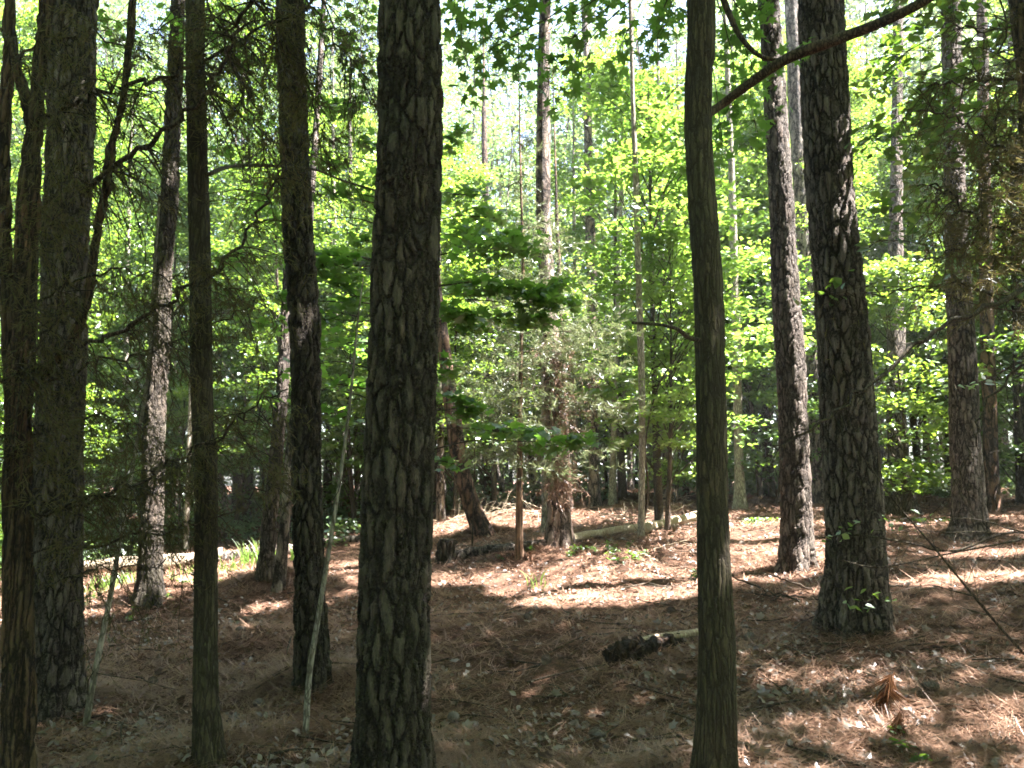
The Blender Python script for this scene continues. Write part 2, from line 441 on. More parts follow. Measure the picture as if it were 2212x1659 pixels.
# near trees -------------------------------------------------------
spec = [
 ('T1', 'pine_tree', 'thick dark pine with deeply plated bark, nearest tree left of centre', 'tree',
  [(0, 822, 948), (250, 820, 949), (500, 812, 946), (830, 797, 940), (1200, 783, 931), (1500, 770, 922), (1659, 765, 921), (1700, 760, 923)], 'pine', None, 15, .012, 150, PINE_G),
 ('T2', 'sweetgum_tree', 'slender furrowed tree with one long rising branch, right of the clearing', 'tree',
  [(0, 1486, 1543), (120, 1484, 1538), (250, 1480, 1536), (350, 1484, 1541), (600, 1497, 1560), (830, 1502, 1566), (1100, 1506, 1572), (1400, 1511, 1587), (1600, 1507, 1588), (1690, 1496, 1592)], 'hard', None, 13, .014, 110, None),
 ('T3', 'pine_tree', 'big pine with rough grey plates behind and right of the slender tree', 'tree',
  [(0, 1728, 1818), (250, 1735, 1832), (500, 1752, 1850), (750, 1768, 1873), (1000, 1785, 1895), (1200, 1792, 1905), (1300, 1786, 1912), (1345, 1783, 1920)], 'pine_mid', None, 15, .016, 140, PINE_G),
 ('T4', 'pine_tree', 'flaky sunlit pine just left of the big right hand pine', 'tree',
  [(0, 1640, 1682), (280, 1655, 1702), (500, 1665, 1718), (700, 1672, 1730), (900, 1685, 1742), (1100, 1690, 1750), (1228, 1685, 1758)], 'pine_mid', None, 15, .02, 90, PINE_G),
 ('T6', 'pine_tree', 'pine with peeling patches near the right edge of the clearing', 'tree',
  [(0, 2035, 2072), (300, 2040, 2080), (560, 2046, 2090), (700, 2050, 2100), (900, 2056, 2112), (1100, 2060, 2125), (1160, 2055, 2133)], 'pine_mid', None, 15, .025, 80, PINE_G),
 ('L2', 'pine_tree', 'broad pine behind the tangled cedar at the left edge', 'tree',
  [(0, 113, 205), (300, 106, 198), (600, 97, 184), (900, 84, 174), (1200, 74, 170), (1480, 66, 174), (1525, 60, 185)], 'pine_mid', None, 15, .016, 120, PINE_G),
 ('L3', 'oak_tree', 'thin upright young tree with finely ridged greenish bark, left foreground', 'tree',
  [(0, 403, 440), (300, 406, 445), (600, 411, 454), (900, 417, 460), (1000, 421, 467), (1300, 420, 468), (1500, 420, 470), (1600, 423, 478), (1635, 421, 484)], 'hard', None, 11, .016, 80, None),
 ('L4', 'pine_tree', 'dark medium pine with a thin sapling leaning across its foot', 'tree',
  [(0, 597, 655), (250, 605, 662), (500, 615, 675), (700, 627, 688), (900, 632, 690), (1100, 635, 695), (1300, 638, 703), (1480, 640, 712)], 'pine', None, 14, .018, 100, PINE_G),
 ('L5', 'pine_tree', 'pine on a low mound in front of the white sunlit fallen log', 'tree',
  [(0, 372, 400), (200, 360, 392), (400, 350, 384), (560, 335, 372), (700, 329, 366), (900, 312, 356), (1100, 305, 352), (1250, 299, 350), (1305, 287, 355)], 'pine', None, 14, .025, 70, PINE_G),
 ('L6', 'pine_tree', 'slim dark pine beside a paler twin, behind the grass tuft', 'tree',
  [(300, 622, 640), (600, 612, 634), (830, 598, 622), (1000, 582, 608), (1150, 565, 595), (1250, 555, 590)], 'pine_mid', None, 11, .03, 50, PINE_G),
 ('L6b', 'hardwood_tree', 'slim paler leaning trunk touching its dark pine neighbour', 'tree',
  [(500, 660, 676), (800, 640, 657), (950, 620, 637), (1100, 606, 628), (1275, 588, 614)], 'pine_far', None, 9, .04, 30, None),
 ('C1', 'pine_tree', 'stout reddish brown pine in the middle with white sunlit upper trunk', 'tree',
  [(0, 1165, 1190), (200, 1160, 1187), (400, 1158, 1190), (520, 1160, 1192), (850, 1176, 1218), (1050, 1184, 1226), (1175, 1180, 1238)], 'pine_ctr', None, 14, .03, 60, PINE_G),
 ('C4', 'pine_tree', 'reddish trunk leaning left, foot among dead branches', 'tree',
  [(560, 928, 946), (730, 944, 970), (900, 960, 996), (1000, 976, 1011), (1100, 1004, 1040), (1152, 1022, 1062)], 'pine_red', None, None, .04, 40, PINE_G),
 ('C5', 'cedar_tree', 'feathery grey green cedar with thin reddish trunk in the middle', 'tree',
  [(380, 1122, 1127), (560, 1126, 1133), (700, 1123, 1131), (900, 1118, 1128), (1050, 1115, 1129), (1205, 1112, 1130)], 'cedar_far', None, None, .04, 24, None),
]
far = [  # v, l, r lists; Y given for the ones whose foot is hidden
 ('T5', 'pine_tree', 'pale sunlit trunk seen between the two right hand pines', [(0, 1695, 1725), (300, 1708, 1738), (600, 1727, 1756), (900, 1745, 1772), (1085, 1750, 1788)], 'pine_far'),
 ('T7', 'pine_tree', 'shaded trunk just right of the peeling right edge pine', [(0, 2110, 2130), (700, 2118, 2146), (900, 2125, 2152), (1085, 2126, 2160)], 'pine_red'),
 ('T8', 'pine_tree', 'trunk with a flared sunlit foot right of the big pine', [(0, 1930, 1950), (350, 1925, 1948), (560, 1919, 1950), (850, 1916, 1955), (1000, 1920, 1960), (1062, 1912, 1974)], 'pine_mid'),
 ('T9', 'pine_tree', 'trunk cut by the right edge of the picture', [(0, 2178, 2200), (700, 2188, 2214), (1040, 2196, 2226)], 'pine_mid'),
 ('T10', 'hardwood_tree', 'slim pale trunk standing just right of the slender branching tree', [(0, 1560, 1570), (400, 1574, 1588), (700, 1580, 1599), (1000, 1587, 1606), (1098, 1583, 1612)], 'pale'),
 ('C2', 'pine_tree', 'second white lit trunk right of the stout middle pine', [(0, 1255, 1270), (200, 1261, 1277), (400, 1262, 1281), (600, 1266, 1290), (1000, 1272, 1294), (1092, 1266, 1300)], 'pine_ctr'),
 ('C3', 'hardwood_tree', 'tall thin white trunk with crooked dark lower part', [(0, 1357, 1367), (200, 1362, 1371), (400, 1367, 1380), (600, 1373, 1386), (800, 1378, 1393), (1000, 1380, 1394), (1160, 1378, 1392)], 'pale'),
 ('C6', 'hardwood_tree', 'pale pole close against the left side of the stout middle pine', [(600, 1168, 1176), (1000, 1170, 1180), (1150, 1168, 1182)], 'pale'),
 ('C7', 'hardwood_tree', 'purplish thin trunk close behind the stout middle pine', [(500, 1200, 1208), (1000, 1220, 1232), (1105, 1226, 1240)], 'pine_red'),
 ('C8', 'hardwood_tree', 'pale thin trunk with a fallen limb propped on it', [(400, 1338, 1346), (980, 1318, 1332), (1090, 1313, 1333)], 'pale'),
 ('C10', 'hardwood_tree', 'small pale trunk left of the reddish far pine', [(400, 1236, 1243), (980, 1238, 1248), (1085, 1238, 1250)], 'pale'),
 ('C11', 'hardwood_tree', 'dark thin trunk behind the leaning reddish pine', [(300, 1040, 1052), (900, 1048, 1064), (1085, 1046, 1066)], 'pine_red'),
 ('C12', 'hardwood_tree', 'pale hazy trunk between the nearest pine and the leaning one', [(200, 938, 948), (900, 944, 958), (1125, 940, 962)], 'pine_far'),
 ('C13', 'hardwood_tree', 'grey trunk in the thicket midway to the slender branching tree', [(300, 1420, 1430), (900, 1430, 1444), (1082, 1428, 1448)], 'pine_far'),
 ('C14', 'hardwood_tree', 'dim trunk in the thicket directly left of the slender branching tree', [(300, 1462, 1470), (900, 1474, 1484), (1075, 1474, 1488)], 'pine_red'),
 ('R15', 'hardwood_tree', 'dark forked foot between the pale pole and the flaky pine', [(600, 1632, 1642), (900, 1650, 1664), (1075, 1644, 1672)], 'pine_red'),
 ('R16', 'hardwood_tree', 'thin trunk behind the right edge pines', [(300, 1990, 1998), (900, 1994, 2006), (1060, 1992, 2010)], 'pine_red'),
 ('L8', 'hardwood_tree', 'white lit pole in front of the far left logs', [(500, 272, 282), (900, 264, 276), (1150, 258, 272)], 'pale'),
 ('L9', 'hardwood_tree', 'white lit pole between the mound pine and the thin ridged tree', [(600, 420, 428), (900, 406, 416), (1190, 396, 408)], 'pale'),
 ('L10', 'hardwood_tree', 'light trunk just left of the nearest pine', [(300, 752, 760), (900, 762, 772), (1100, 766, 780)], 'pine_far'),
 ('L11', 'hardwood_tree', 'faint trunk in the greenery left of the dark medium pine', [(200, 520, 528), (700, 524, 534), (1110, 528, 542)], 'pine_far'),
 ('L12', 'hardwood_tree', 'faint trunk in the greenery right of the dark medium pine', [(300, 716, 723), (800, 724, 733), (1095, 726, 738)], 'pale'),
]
def lighter(name, k):
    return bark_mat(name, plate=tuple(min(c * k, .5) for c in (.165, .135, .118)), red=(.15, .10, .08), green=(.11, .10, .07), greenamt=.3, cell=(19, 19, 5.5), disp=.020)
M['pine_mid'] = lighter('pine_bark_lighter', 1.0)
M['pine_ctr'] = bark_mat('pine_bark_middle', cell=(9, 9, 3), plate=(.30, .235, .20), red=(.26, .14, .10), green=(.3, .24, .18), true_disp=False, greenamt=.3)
M['cedar_far'] = bark_mat('cedar_bark_thin', plate=(.24, .15, .10), red=(.24, .11, .07), green=(.2, .15, .09), disp=.004, flake=.002, mode='string', true_disp=False)

# mounds first (they shape the ground the feet stand in)
for s in spec:
    v, l, r = sorted(s[5 - 1], key=lambda q: -q[0])[0]
    p = ghit((l + r) / 2, v)
    MOUNDS.append((p[0], p[1], .42, .11))
p = ghit(330, 1300); MOUNDS.append((p[0], p[1], 1.1, .16))
p = ghit(560, 1275); MOUNDS.append((p[0], p[1], .7, .16))
p = ghit(770, 1110); MOUNDS.append((p[0], p[1], 1.0, .45))
p = ghit(540, 1395); MOUNDS.append((p[0], p[1], .4, .10))

for i, (key, name, label, cat, edges, matk, Y, top, dz, k, grp) in enumerate(spec):
    make_tree(key, name, label, cat, edges, matk, Y, top, dz, k, grp, seed=i, flare={'T3': .05, 'T2': .1}.get(key, .25))
for i, (key, name, label, edges, matk) in enumerate(far):
    v, l, r = edges[-1]
    g_ = ghit((l + r) / 2, v); Y = g_[1] if g_ is not None else 26
    wd = (r - l) / F
    Y = {'T8': 14.5, 'T7': 14.0, 'T9': 15.0}.get(key, min(Y, 30))
    make_tree(key, name, label, 'tree', edges, matk, Y, min(EYE + Y * .66 + 3, 22) if key in ('C2', 'C3', 'T5', 'T7', 'T8', 'T9', 'T10') else None, .12, 16, None, seed=50 + i)
for k_, t_ in TREES.items():
    print(k_, 'Y %.1f' % t_['Y'], 'r %.2f' % t_['r'][len(t_['r']) // 8], 'x %.1f' % t_['o'][0])

# ------------------------------------------------------------------ ground
def build_ground():
    def axis(n, near, farv):
        t = np.linspace(-1, 1, n); a = 5.2
        return np.sinh(a * t) / math.sinh(a) * farv
    xs = axis(620, 0, 300); ys = axis(620, 0, 300) + 6.5
    X, Y = np.meshgrid(xs, ys)
    Z = terr(X, Y)
    V = np.stack([X, Y, Z], -1).reshape(-1, 3); n = len(xs)
    i = np.arange(n - 1)[:, None] * n + np.arange(n - 1)[None]
    Fc = np.stack([i, i + 1, i + n + 1, i + n], -1).reshape(-1, 4)
    mb = MB(); mb.add(V, Fc); mb.build('ground', M['ground'], kind='structure')
build_ground()

def wedge(n, y0, y1, spread=.85, power=1.0):
    t = rng.uniform(0, 1, n); y = y0 * (y1 / y0) ** (t ** power)
    x = rng.uniform(-spread, spread, n) * y
    return x, y

def build_litter():
    # pine straw: bundles of long needles
    n = 60000; x, y = wedge(n, 3.0, 26)
    dens = vnoise(x / .35, y / .35, 21) + vnoise(x / 1.1, y / 1.1, 22)
    kmask = rng.uniform(-.55, .45, n) < dens; x = x[kmask]; y = y[kmask]
    for mx, my, mr, mh in MOUNDS:        # straw banked against the feet
        a = rng.uniform(0, 6.28, 260); q = .16 + np.abs(rng.normal(0, .28, 260)); x = np.append(x, mx + np.cos(a) * q); y = np.append(y, my + np.sin(a) * q)
    per = 9
    X = np.repeat(x, per) + rng.normal(0, .045, len(x) * per); Y = np.repeat(y, per) + rng.normal(0, .045, len(x) * per)
    Z = terr(X, Y) + rng.uniform(.004, .03, len(X))
    a = np.repeat(rng.uniform(0, 6.28, len(x)), per) + rng.normal(0, .5, len(X))
    f = np.stack([np.cos(a), np.sin(a), rng.normal(.04, .20, len(X))], -1)
    mb = MB(); V, Fc = LT['sliver']
    N = len(X); sz = rng.uniform(.10, .22, N) ; wd = np.maximum(.0045, Y * .0010)
    side = np.stack([-np.sin(a), np.cos(a), np.zeros(N)], -1)
    C = np.stack([X, Y, Z], -1)
    P = np.stack([C - side * wd[:, None] * .5, C + side * wd[:, None] * .5, C + f * sz[:, None]], 1)
    FF = np.arange(N * 3).reshape(-1, 3)
    mb.add(P.reshape(-1, 3), FF, np.repeat(np.clip(rng.normal(.45, .3, N), 0, 1), 3))
    mb.build('pine_straw', M['needle'], kind='stuff', label='rusty brown pine needles strewn over the whole forest floor', category='pine straw', smooth=False)
    mb = MB(); n = 70000; x, y = wedge(n, 3.0, 24)
    C = np.stack([x, y, terr(x, y) + .018], -1)
    kk = rng.uniform(-.35, .4, n) < vnoise(x / .5, y / .5, 31) + vnoise(x / 1.7, y / 1.7, 32); leaves(mb, C[kk], .036, 'oval', tilt=.7, jitter=.7); 
    n = 900; x, y = wedge(n, 3.0, 16)
    C = np.stack([x, y, terr(x, y) + .02], -1)
    leaves(mb, C, .075, 'maple', tilt=.6)
    mb.build('leaf_litter', M['dryleaf'], kind='stuff', label='curled grey and tan dead leaves scattered on the straw', category='leaf litter', smooth=False)
    mb = MB(); n = 700; x, y = wedge(n, 3.2, 22)
    for i in range(n):
        L = rng.uniform(.15, .7); a = rng.uniform(0, 6.28); c = np.array([x[i], y[i]])
        e = c + L * np.array([math.cos(a), math.sin(a)]); m_ = (c + e) / 2 + rng.normal(0, .04, 2)
        pts = [[*q, float(terr(q[0], q[1])) + .015 + rng.uniform(0, .02)] for q in (c, m_, e)]
        tube(mb, smooth_path(pts, 5), np.linspace(.006, .0025, 5) * rng.uniform(.7, 1.7), 4)
    mb.build('fallen_twigs', M['twig'], kind='stuff', label='thin broken twigs lying all over the straw', category='twigs')
build_litter()

# ------------------------------------------------------------------ foliage helpers tied to trees
def blob(mb_leaf, mb_twig, start, u, v, Y, ru, rv, n, size, kind='maple', tilt=.45, depth=None, r0=.012, layers=3, droop=.15):
    """flat sprays filling the picture ellipse (u,v,ru,rv) at distance Y, carried by a twig from start"""
    c = PY(u, v, Y); rx = ru / F * Y; rz = rv / F * Y; ry = depth if depth else rx * .8
    if start is not None:
        q = twig_line(mb_twig, start, c, r0, r0 * .35, .10, 10, 5, -.05)
    for i in range(layers):
        cc = c + rng.uniform(-1, 1, 3) * np.array([rx, ry, rz]) * .55
        if layers > 1: cc[2] = c[2] + rz * (2 * (i + .5) / layers - 1) * .85
        if mb_twig is not None:
            for j in range(3):
                e = cc + rng.uniform(-1, 1, 3) * np.array([rx, ry, rz * .3]) * .8
                twig_line(mb_twig, c, e, r0 * .4, r0 * .15, .12, 6, 4)
        spray(mb_leaf, cc, rx * .8, ry * .8, max(rz / layers * .9, .05), n // layers, size, kind, tilt, droop)

def along(tr, v):               # point on a built trunk at picture height v
    Y = tr['Y']; z = PY(1106, v, Y)[2]
    i = int(np.argmin(abs(tr['P'][:, 2] - z))); return tr['P'][i].copy(), tr['r'][i]

# --- sweetgum T2: long rising limb, stubs, hanging star leaves
t2 = TREES['T2']; o = t2['o']
mb = MB(); Y2 = t2['Y']
pth = [along(t2, 262)[0]] + [PY(u, v, Y2 - .12 * i) for i, (u, v) in enumerate([(1560, 225), (1620, 180), (1700, 127), (1800, 88), (1900, 50), (2000, 0), (2120, -80)])]
tube(mb, smooth_path(pth, 60), np.interp(np.linspace(0, 1, 60), [0, .1, .5, 1], [.026, .021, .026, .018]), 12)
mb.build('limb', M['twig'], t2['root'], origin=o)
mb = MB(); pth = [PY(u, v, Y2 + .3) for u, v in [(1690, 132), (1640, 120), (1600, 80), (1575, 30), (1556, -20)]]
tube(mb, smooth_path(pth, 20), np.linspace(.010, .02, 20), 8); mb.build('limb', M['twig'], t2['root'], origin=o)
mb = MB(); pth = [along(t2, 737)[0], PY(1490, 730, Y2 - .1), PY(1465, 712, Y2 - .25), PY(1430, 702, Y2 - .3), PY(1365, 697, Y2 - .35)]
tube(mb, smooth_path(pth, 20), np.linspace(.013, .006, 20), 8); mb.build('limb', M['twig'], t2['root'], origin=o)
ml = MB(); mt = MB()
for (u, v, ru, rv, n) in [(985, 60, 45, 60, 60), (1010, 150, 45, 40, 30), (1100, 30, 90, 40, 75), (1140, 110, 50, 60, 60), (1185, 190, 60, 40, 26),
                          (1290, 25, 110, 35, 80), (1360, 70, 40, 35, 22), (1420, 30, 60, 40, 35),
                          (1600, 80, 60, 60, 60), (1660, 160, 60, 50, 50), (1590, 220, 40, 60, 35), (1640, 30, 80, 30, 50), (1240, 90, 60, 40, 50), (1060, 90, 60, 40, 50), (1440, 60, 50, 40, 40), (1400, 120, 40, 30, 24), (1560, 320, 30, 50, 40), (1630, 270, 60, 40, 50)]:
    Yb = Y2 + rng.uniform(.4, 1.6)
    blob(ml, mt, PY(1500 if u > 1000 else 1150, -120, Y2), u, v - 10, Yb, ru, rv, int(n * 1.15), .082, 'star', .7, .5, .005, 3, .6)
ml.build('foliage', M['leaf_mid'], t2['root'], origin=o); mt.build('twigs', M['twig'], t2['root'], origin=o)

# --- maple hidden behind the nearest pine, layered sprays to both sides
bx = PY(868, 900, 7.2)
root = empty('maple_tree', (bx[0], 7.2, float(terr(bx[0], 7.2, False))), 'young maple behind the nearest pine, flat leafy sprays spreading to both sides', 'tree')
o = np.array(root.location); mb = MB()
tp = [[bx[0], 7.2, o[2] - .1], [bx[0] + .03, 7.2, o[2] + 2.2], [bx[0] - .02, 7.25, o[2] + 4.6], [bx[0] + .05, 7.3, o[2] + 7]]
build_trunk(mb, np.array(tp), np.array([.05, .04, .03, .015]), .06, 12, 3)
mb.build('trunk', M['hard'], root, origin=o)
ml = MB(); mt = MB()
for (u, v, ru, rv, n, dY) in [(1090, 540, 130, 26, 190, -.3), (1130, 660, 105, 45, 300, -.6), (1010, 690, 70, 30, 130, -.2), (1040, 610, 90, 22, 120, 0), (1180, 620, 60, 25, 90, -.5),
                          (1000, 505, 60, 25, 90, .3), (1060, 930, 120, 16, 120, -.5), (1210, 958, 80, 18, 110, -.7), (1010, 880, 50, 28, 80, -.2), (980, 1000, 50, 10, 24, -.3), (960, 800, 30, 30, 30, 0),
                          (760, 420, 80, 26, 120, .2), (700, 570, 100, 36, 240, -.5), (770, 640, 60, 40, 120, 0), (640, 480, 90, 20, 110, .6), (560, 430, 90, 20, 100, .9), (740, 740, 70, 22, 90, .2), (520, 560, 60, 24, 70, 1.2), (560, 700, 70, 22, 80, 1.0), (650, 560, 60, 24, 80, .8), (660, 790, 60, 20, 60, .6), (590, 860, 60, 18, 50, 1.0), (745, 900, 50, 20, 50, .3), (770, 240, 50, 26, 60, 1.2), (690, 230, 50, 24, 60, 1.4), (700, 690, 70, 18, 60, 0), (1000, 420, 60, 24, 80, 1.0), (1060, 470, 70, 20, 70, .8), (980, 300, 40, 30, 50, 1.2), (790, 520, 40, 30, 60, .1),
                          (720, 830, 80, 14, 60, .4), (780, 310, 60, 25, 80, .5), (700, 350, 60, 16, 60, .8), (640, 650, 60, 14, 50, -.2)]:
    Yb = 7.2 + dY
    st = np.array([bx[0], 7.2, PY(868, v + 25, 7.2)[2]])
    blob(ml, mt, st, u, v, Yb, ru, rv, int(n * (1.25 if u > 940 else .85)), .10, 'maple', .5, ru / F * Yb * .9, .009, 3, .2)
ml.build('foliage', M['leaf_mid'], root, origin=o); mt.build('branches', M['twig'], root, origin=o)

# --- arc limb of L3
t = TREES['L3']; mb = MB()
pth = [along(t, 380)[0]] + [PY(u, v, t['Y'] + .3 * i) for i, (u, v) in enumerate([(455, 375), (483, 363), (533, 357), (617, 360), (683, 367), (740, 390), (815, 412)])]
tube(mb, smooth_path(pth, 30), np.linspace(.014, .008, 30), 8); mb.build('limb', M['twig'], t['root'], origin=t['o'])
ml = MB(); mt = MB()
for (u, v, ru, rv, n) in [(500, 60, 60, 40, 60), (560, 150, 60, 40, 60), (700, 60, 60, 50, 80), (760, 140, 60, 50, 80), (700, 230, 70, 40, 80), (780, 30, 50, 30, 50), (540, 260, 60, 30, 50), (340, 40, 50, 30, 40), (300, 120, 60, 30, 40),
                          (640, 310, 60, 20, 40), (480, 330, 50, 20, 30), (230, 60, 50, 40, 40), (600, 400, 60, 16, 30)]:
    Yb = 7.5 + rng.uniform(-.8, .8)
    blob(ml, mt, PY(430 if u < 600 else 700, v - 140, 6.5), u, v, Yb, ru, rv, n, .09, 'oval', .5, .6, .006, 3, .3)
ml.build('foliage', M['leaf_mid'], t['root'], origin=t['o']); mt.build('branches', M['twig'], t['root'], origin=t['o'])

# ------------------------------------------------------------------ shared young tree meshes (understorey)
def gen_under(seed, H, zb, rad, nsp, per, size, kind='rhomb', wide=1.0):
    rs = np.random.default_rng(seed); ml = MB(); mw = MB()
    top = np.array([rs.normal(0, .3), rs.normal(0, .3), H])
    tp = smooth_path([[0, 0, -.2], [rs.normal(0, .1), rs.normal(0, .1), H * .4], top], 24)
    tube(mw, tp, np.linspace(.011 * H, .004, 24), 8)
    for i in range(nsp):
        h = zb + (H - zb) * rs.uniform(0, 1) ** .9
        f = (h - zb) / (H - zb); rr = rad * (1 - .65 * f ** 1.6) * (.45 + .55 * min(f * 4 + .3, 1))
        a = rs.uniform(0, 6.28); r_ = rr * rs.uniform(.15, 1) ** .7
        c = np.array([math.cos(a) * r_, math.sin(a) * r_, h]) + tp[min(int(h / H * 23), 23)] * np.array([1, 1, 0])
        if i % 3 == 0:
            j = min(int(max(h - r_ * .45, .3) / H * 23), 23)
            twig_line(mw, tp[j], c, .010 + .003 * r_, .004, .08, 7, 4, -.04)
        s = rs.uniform(.32, .62) * wide
        spray(ml, c, s, s, s * .26, per, size, kind, .5, .15)
    return ml, mw
def mesh_of(mb, name, m):
    o = mb.build(name, m); me = o.data; bpy.data.objects.remove(o); return me
UND = []
for sd, H, zb, rad, nsp in [(1, 8.5, 1.7, 2.2, 140), (2, 6.0, 1.2, 1.8, 100), (3, 11.5, 3.4, 2.6, 180), (4, 4.0, .4, 1.4, 60)]:
    a, b = gen_under(sd, H, zb, rad, nsp, 105, .095)
    UND.append((mesh_of(a, 'crown', M['leaf']), mesh_of(b, 'trunk', M['twig'])))
UNDB = (lambda a, b: (mesh_of(a, 'crown', M['leaf_bright']), mesh_of(b, 'trunk', M['twig'])))(*gen_under(9, 6.5, 1.2, 1.9, 130, 70, .10))
def blocks(x, y, r):
    for px, py, rx, ry in LIT:
        for h in (1.5, 3, 5, 7):
            if math.hypot(px + SUN.x / SUN.z * h - x, py + SUN.y / SUN.z * h - y) < r * .85 + .4 * min(rx, ry): return True
    return False
def put_under(x, y, var, s, label, group=None, name='young_tree', bright=False):
    rad_ = (1.9 if bright else (2.3, 1.9, 2.7, 1.4)[var]) * s
    if blocks(x, y, rad_):
        print('blocks sun', round(x, 1), y, var)
    cm, tm = UNDB if bright else UND[var]
    r = empty(name, (x, y, float(terr(x, y, False))), label, 'tree', group)
    rz = rng.uniform(0, 6.28)
    for nm, me in (('crown', cm), ('trunk', tm)):
        o_ = bpy.data.objects.new(nm, me); sc.collection.objects.link(o_); o_.parent = r
    r.rotation_euler = (0, 0, rz); r.scale = (s, s, s * rng.uniform(.95, 1.1))
    return r
GRP = 'leafy young trees filling the thicket behind the clearing'
LAB = 'leafy green young tree merging into the thicket behind the clearing'
# distinct ones
put_under(2.3, 12.0, 3, .66, 'small bright sapling standing before the crooked white trunk', None, 'sapling', True)
def at_px(u, Y): return (u - 1106) / F * Y
put_under(at_px(1420, 12.9), 12.9, 3, 1.15, 'bright yellow green sapling between the middle cedar and the slender branching tree', None, 'sapling', True)
put_under(at_px(1640, 17), 17, 1, 1.1, 'bright yellow green young tree behind the flaky right hand pine', None, 'sapling', True)
und = [(-13, 15.5, 0, 1), (-10.5, 17.5, 2, 1), (-8.2, 19, 0, 1), (-6, 17.5, 1, 1), (-4.6, 20, 2, 1), (-3.2, 16.5, 1, .9), (-11.5, 21, 2, 1.1), (-15, 19, 2, 1), (-1.8, 19, 0, 1),
       (-9.4, 15.8, 3, 1), (6.5, 13.4, 3, 1.0), (-9.5, 13.5, 3, 1.1), (.6, 21.5, 1, 1), (2.6, 22, 1, .9), (4.2, 19.5, 0, .9), (6, 18.5, 0, 1), (7.9, 18.8, 2, .95), (9.8, 17.5, 0, 1), (13.0, 17, 2, 1), (8.2, 21, 2, 1.1),
       (11.5, 12.4, 1, .9), (5.2, 15.8, 3, 1.2), (7, 22, 2, 1.1), (-13.5, 23, 2, 1.2), (-3.4, 23, 0, 1.2), (15, 21, 2, 1.1), (11.2, 22, 0, 1.2), (3.4, 16.8, 3, .9), (-.8, 23.5, 0, .95), (-8.4, 12.4, 3, .8), (-9.6, 16, 1, 1.1), (-7.4, 21.5, 0, 1.2), (-4.9, 16.2, 0, .9), (-12.4, 18.5, 1, 1.2), (5.4, 21, 0, 1), (10.2, 18.8, 0, 1.1), (-1.2, 17.2, 1, 1), (13.8, 16, 1, 1.2), (12.4, 14.4, 3, 1.3)]
und += [(-.4, 18.2, 1, 1.1), (2.6, 18.8, 0, 1.25), (-2.3, 16, 0, 1.0), (6.6, 17.2, 2, .9), (10.6, 16, 2, 1), (-6.2, 18.8, 2, 1.1), (9.4, 14.6, 3, 1.2), (-8.8, 16.4, 3, .8), (-6.6, 16, 3, .75), (-11, 15.2, 3, .9), (-12.6, 14.4, 3, .8), (-7.6, 17.6, 3, .9), (-5.6, 18.5, 3, 1), (-9.8, 18.6, 3, 1), (-3.4, 18.2, 3, .9), (-2, 21, 3, 1.1), (11.4, 17.6, 3, .9), (6.2, 19.5, 3, .8), (1.6, 20, 3, .9), (4.6, 18, 3, .8)]
for x, y, v_, s in und:
    put_under(x, y, v_, s, LAB, GRP)

# ------------------------------------------------------------------ far wood (one mass)
def far_wood():
    ml = MB(); mt = MB()
    n_tree = 420
    for i in range(n_tree):
        y = rng.uniform(24, 46); x = rng.uniform(-.85, .85) * y
        g0 = float(terr0(x, y))
        u = 1106 + x / y * F
        cen = math.exp(-((u - 1230) / 330) ** 2)
        H = rng.uniform(15, 30) * (1 - .26 * cen * rng.uniform(0, 1.3))
        if y < 30: H *= .7
        if y < 27 and i % 2: continue
        zb = rng.choice([.6, 1.5, 3.5]) ; rad = rng.uniform(2.0, 3.4)
        nsp = int(H * 3.2)
        tube(mt, smooth_path([[x, y, g0 - .3], [x + rng.normal(0, .4), y, g0 + H * .5], [x + rng.normal(0, .6), y, g0 + H]], 8), np.linspace(.08, .015, 8), 6)
        global BIAS
        BIAS = rng.uniform(0, .75)
        for j in range(nsp):
            h = zb + (H - zb) * rng.uniform(0, 1); f = (h - zb) / (H - zb); rr = rad * (1 - .6 * f ** 2)
            a = rng.uniform(0, 6.28); r_ = rr * rng.uniform(0, 1) ** .5
            s = rng.uniform(.45, 1.0)
            spray(ml, (x + math.cos(a) * r_, y + math.sin(a) * r_, g0 + h), s, s, s * .35, int(34 * s + 8), .17, 'rhomb', .6, .2)
    BIAS = .35
    # shrubby floor of the wood
    for i in range(300):
        y = rng.uniform(21, 42); x = rng.uniform(-.8, .8) * y; g0 = float(terr0(x, y)); s = rng.uniform(.4, 1.0)
        spray(ml, (x, y, g0 + s * .8), s, s, s * .8, 60, .15, 'rhomb', .7, .2)
    for i in range(420):
        y = rng.uniform(13.8, 21); x = rng.uniform(-.8, .8) * y
        if -3.0 < x < 7 and y < 18.5: continue
        if x > 0 and y < 17.5: continue
        g0 = float(terr0(x, y)); s = rng.uniform(.2, .45)
        spray(ml, (x, y, g0 + s * .6), s, s, s * .7, 60, .10, 'rhomb', .7, .2, keep=lambda C: ~shades_lit(C, 1.0))
    ml.build('far_wood', M['leaf_far'], kind='stuff', label='distant mass of hazy bright green woodland foliage', category='woodland')
    for i in range(210):
        y = rng.uniform(20, 44); x = rng.uniform(-.8, .8) * y; g0 = float(terr0(x, y)); H = rng.uniform(4, 9)
        tube(mt, smooth_path([[x, y, g0 - .3], [x + rng.normal(0, .3), y, g0 + H * .5], [x + rng.normal(0, .8), y, g0 + H]], 7), np.linspace(rng.uniform(.025, .085), .02, 7), 5)
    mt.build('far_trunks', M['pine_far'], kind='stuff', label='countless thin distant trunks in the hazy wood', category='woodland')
far_wood()
BIAS = None

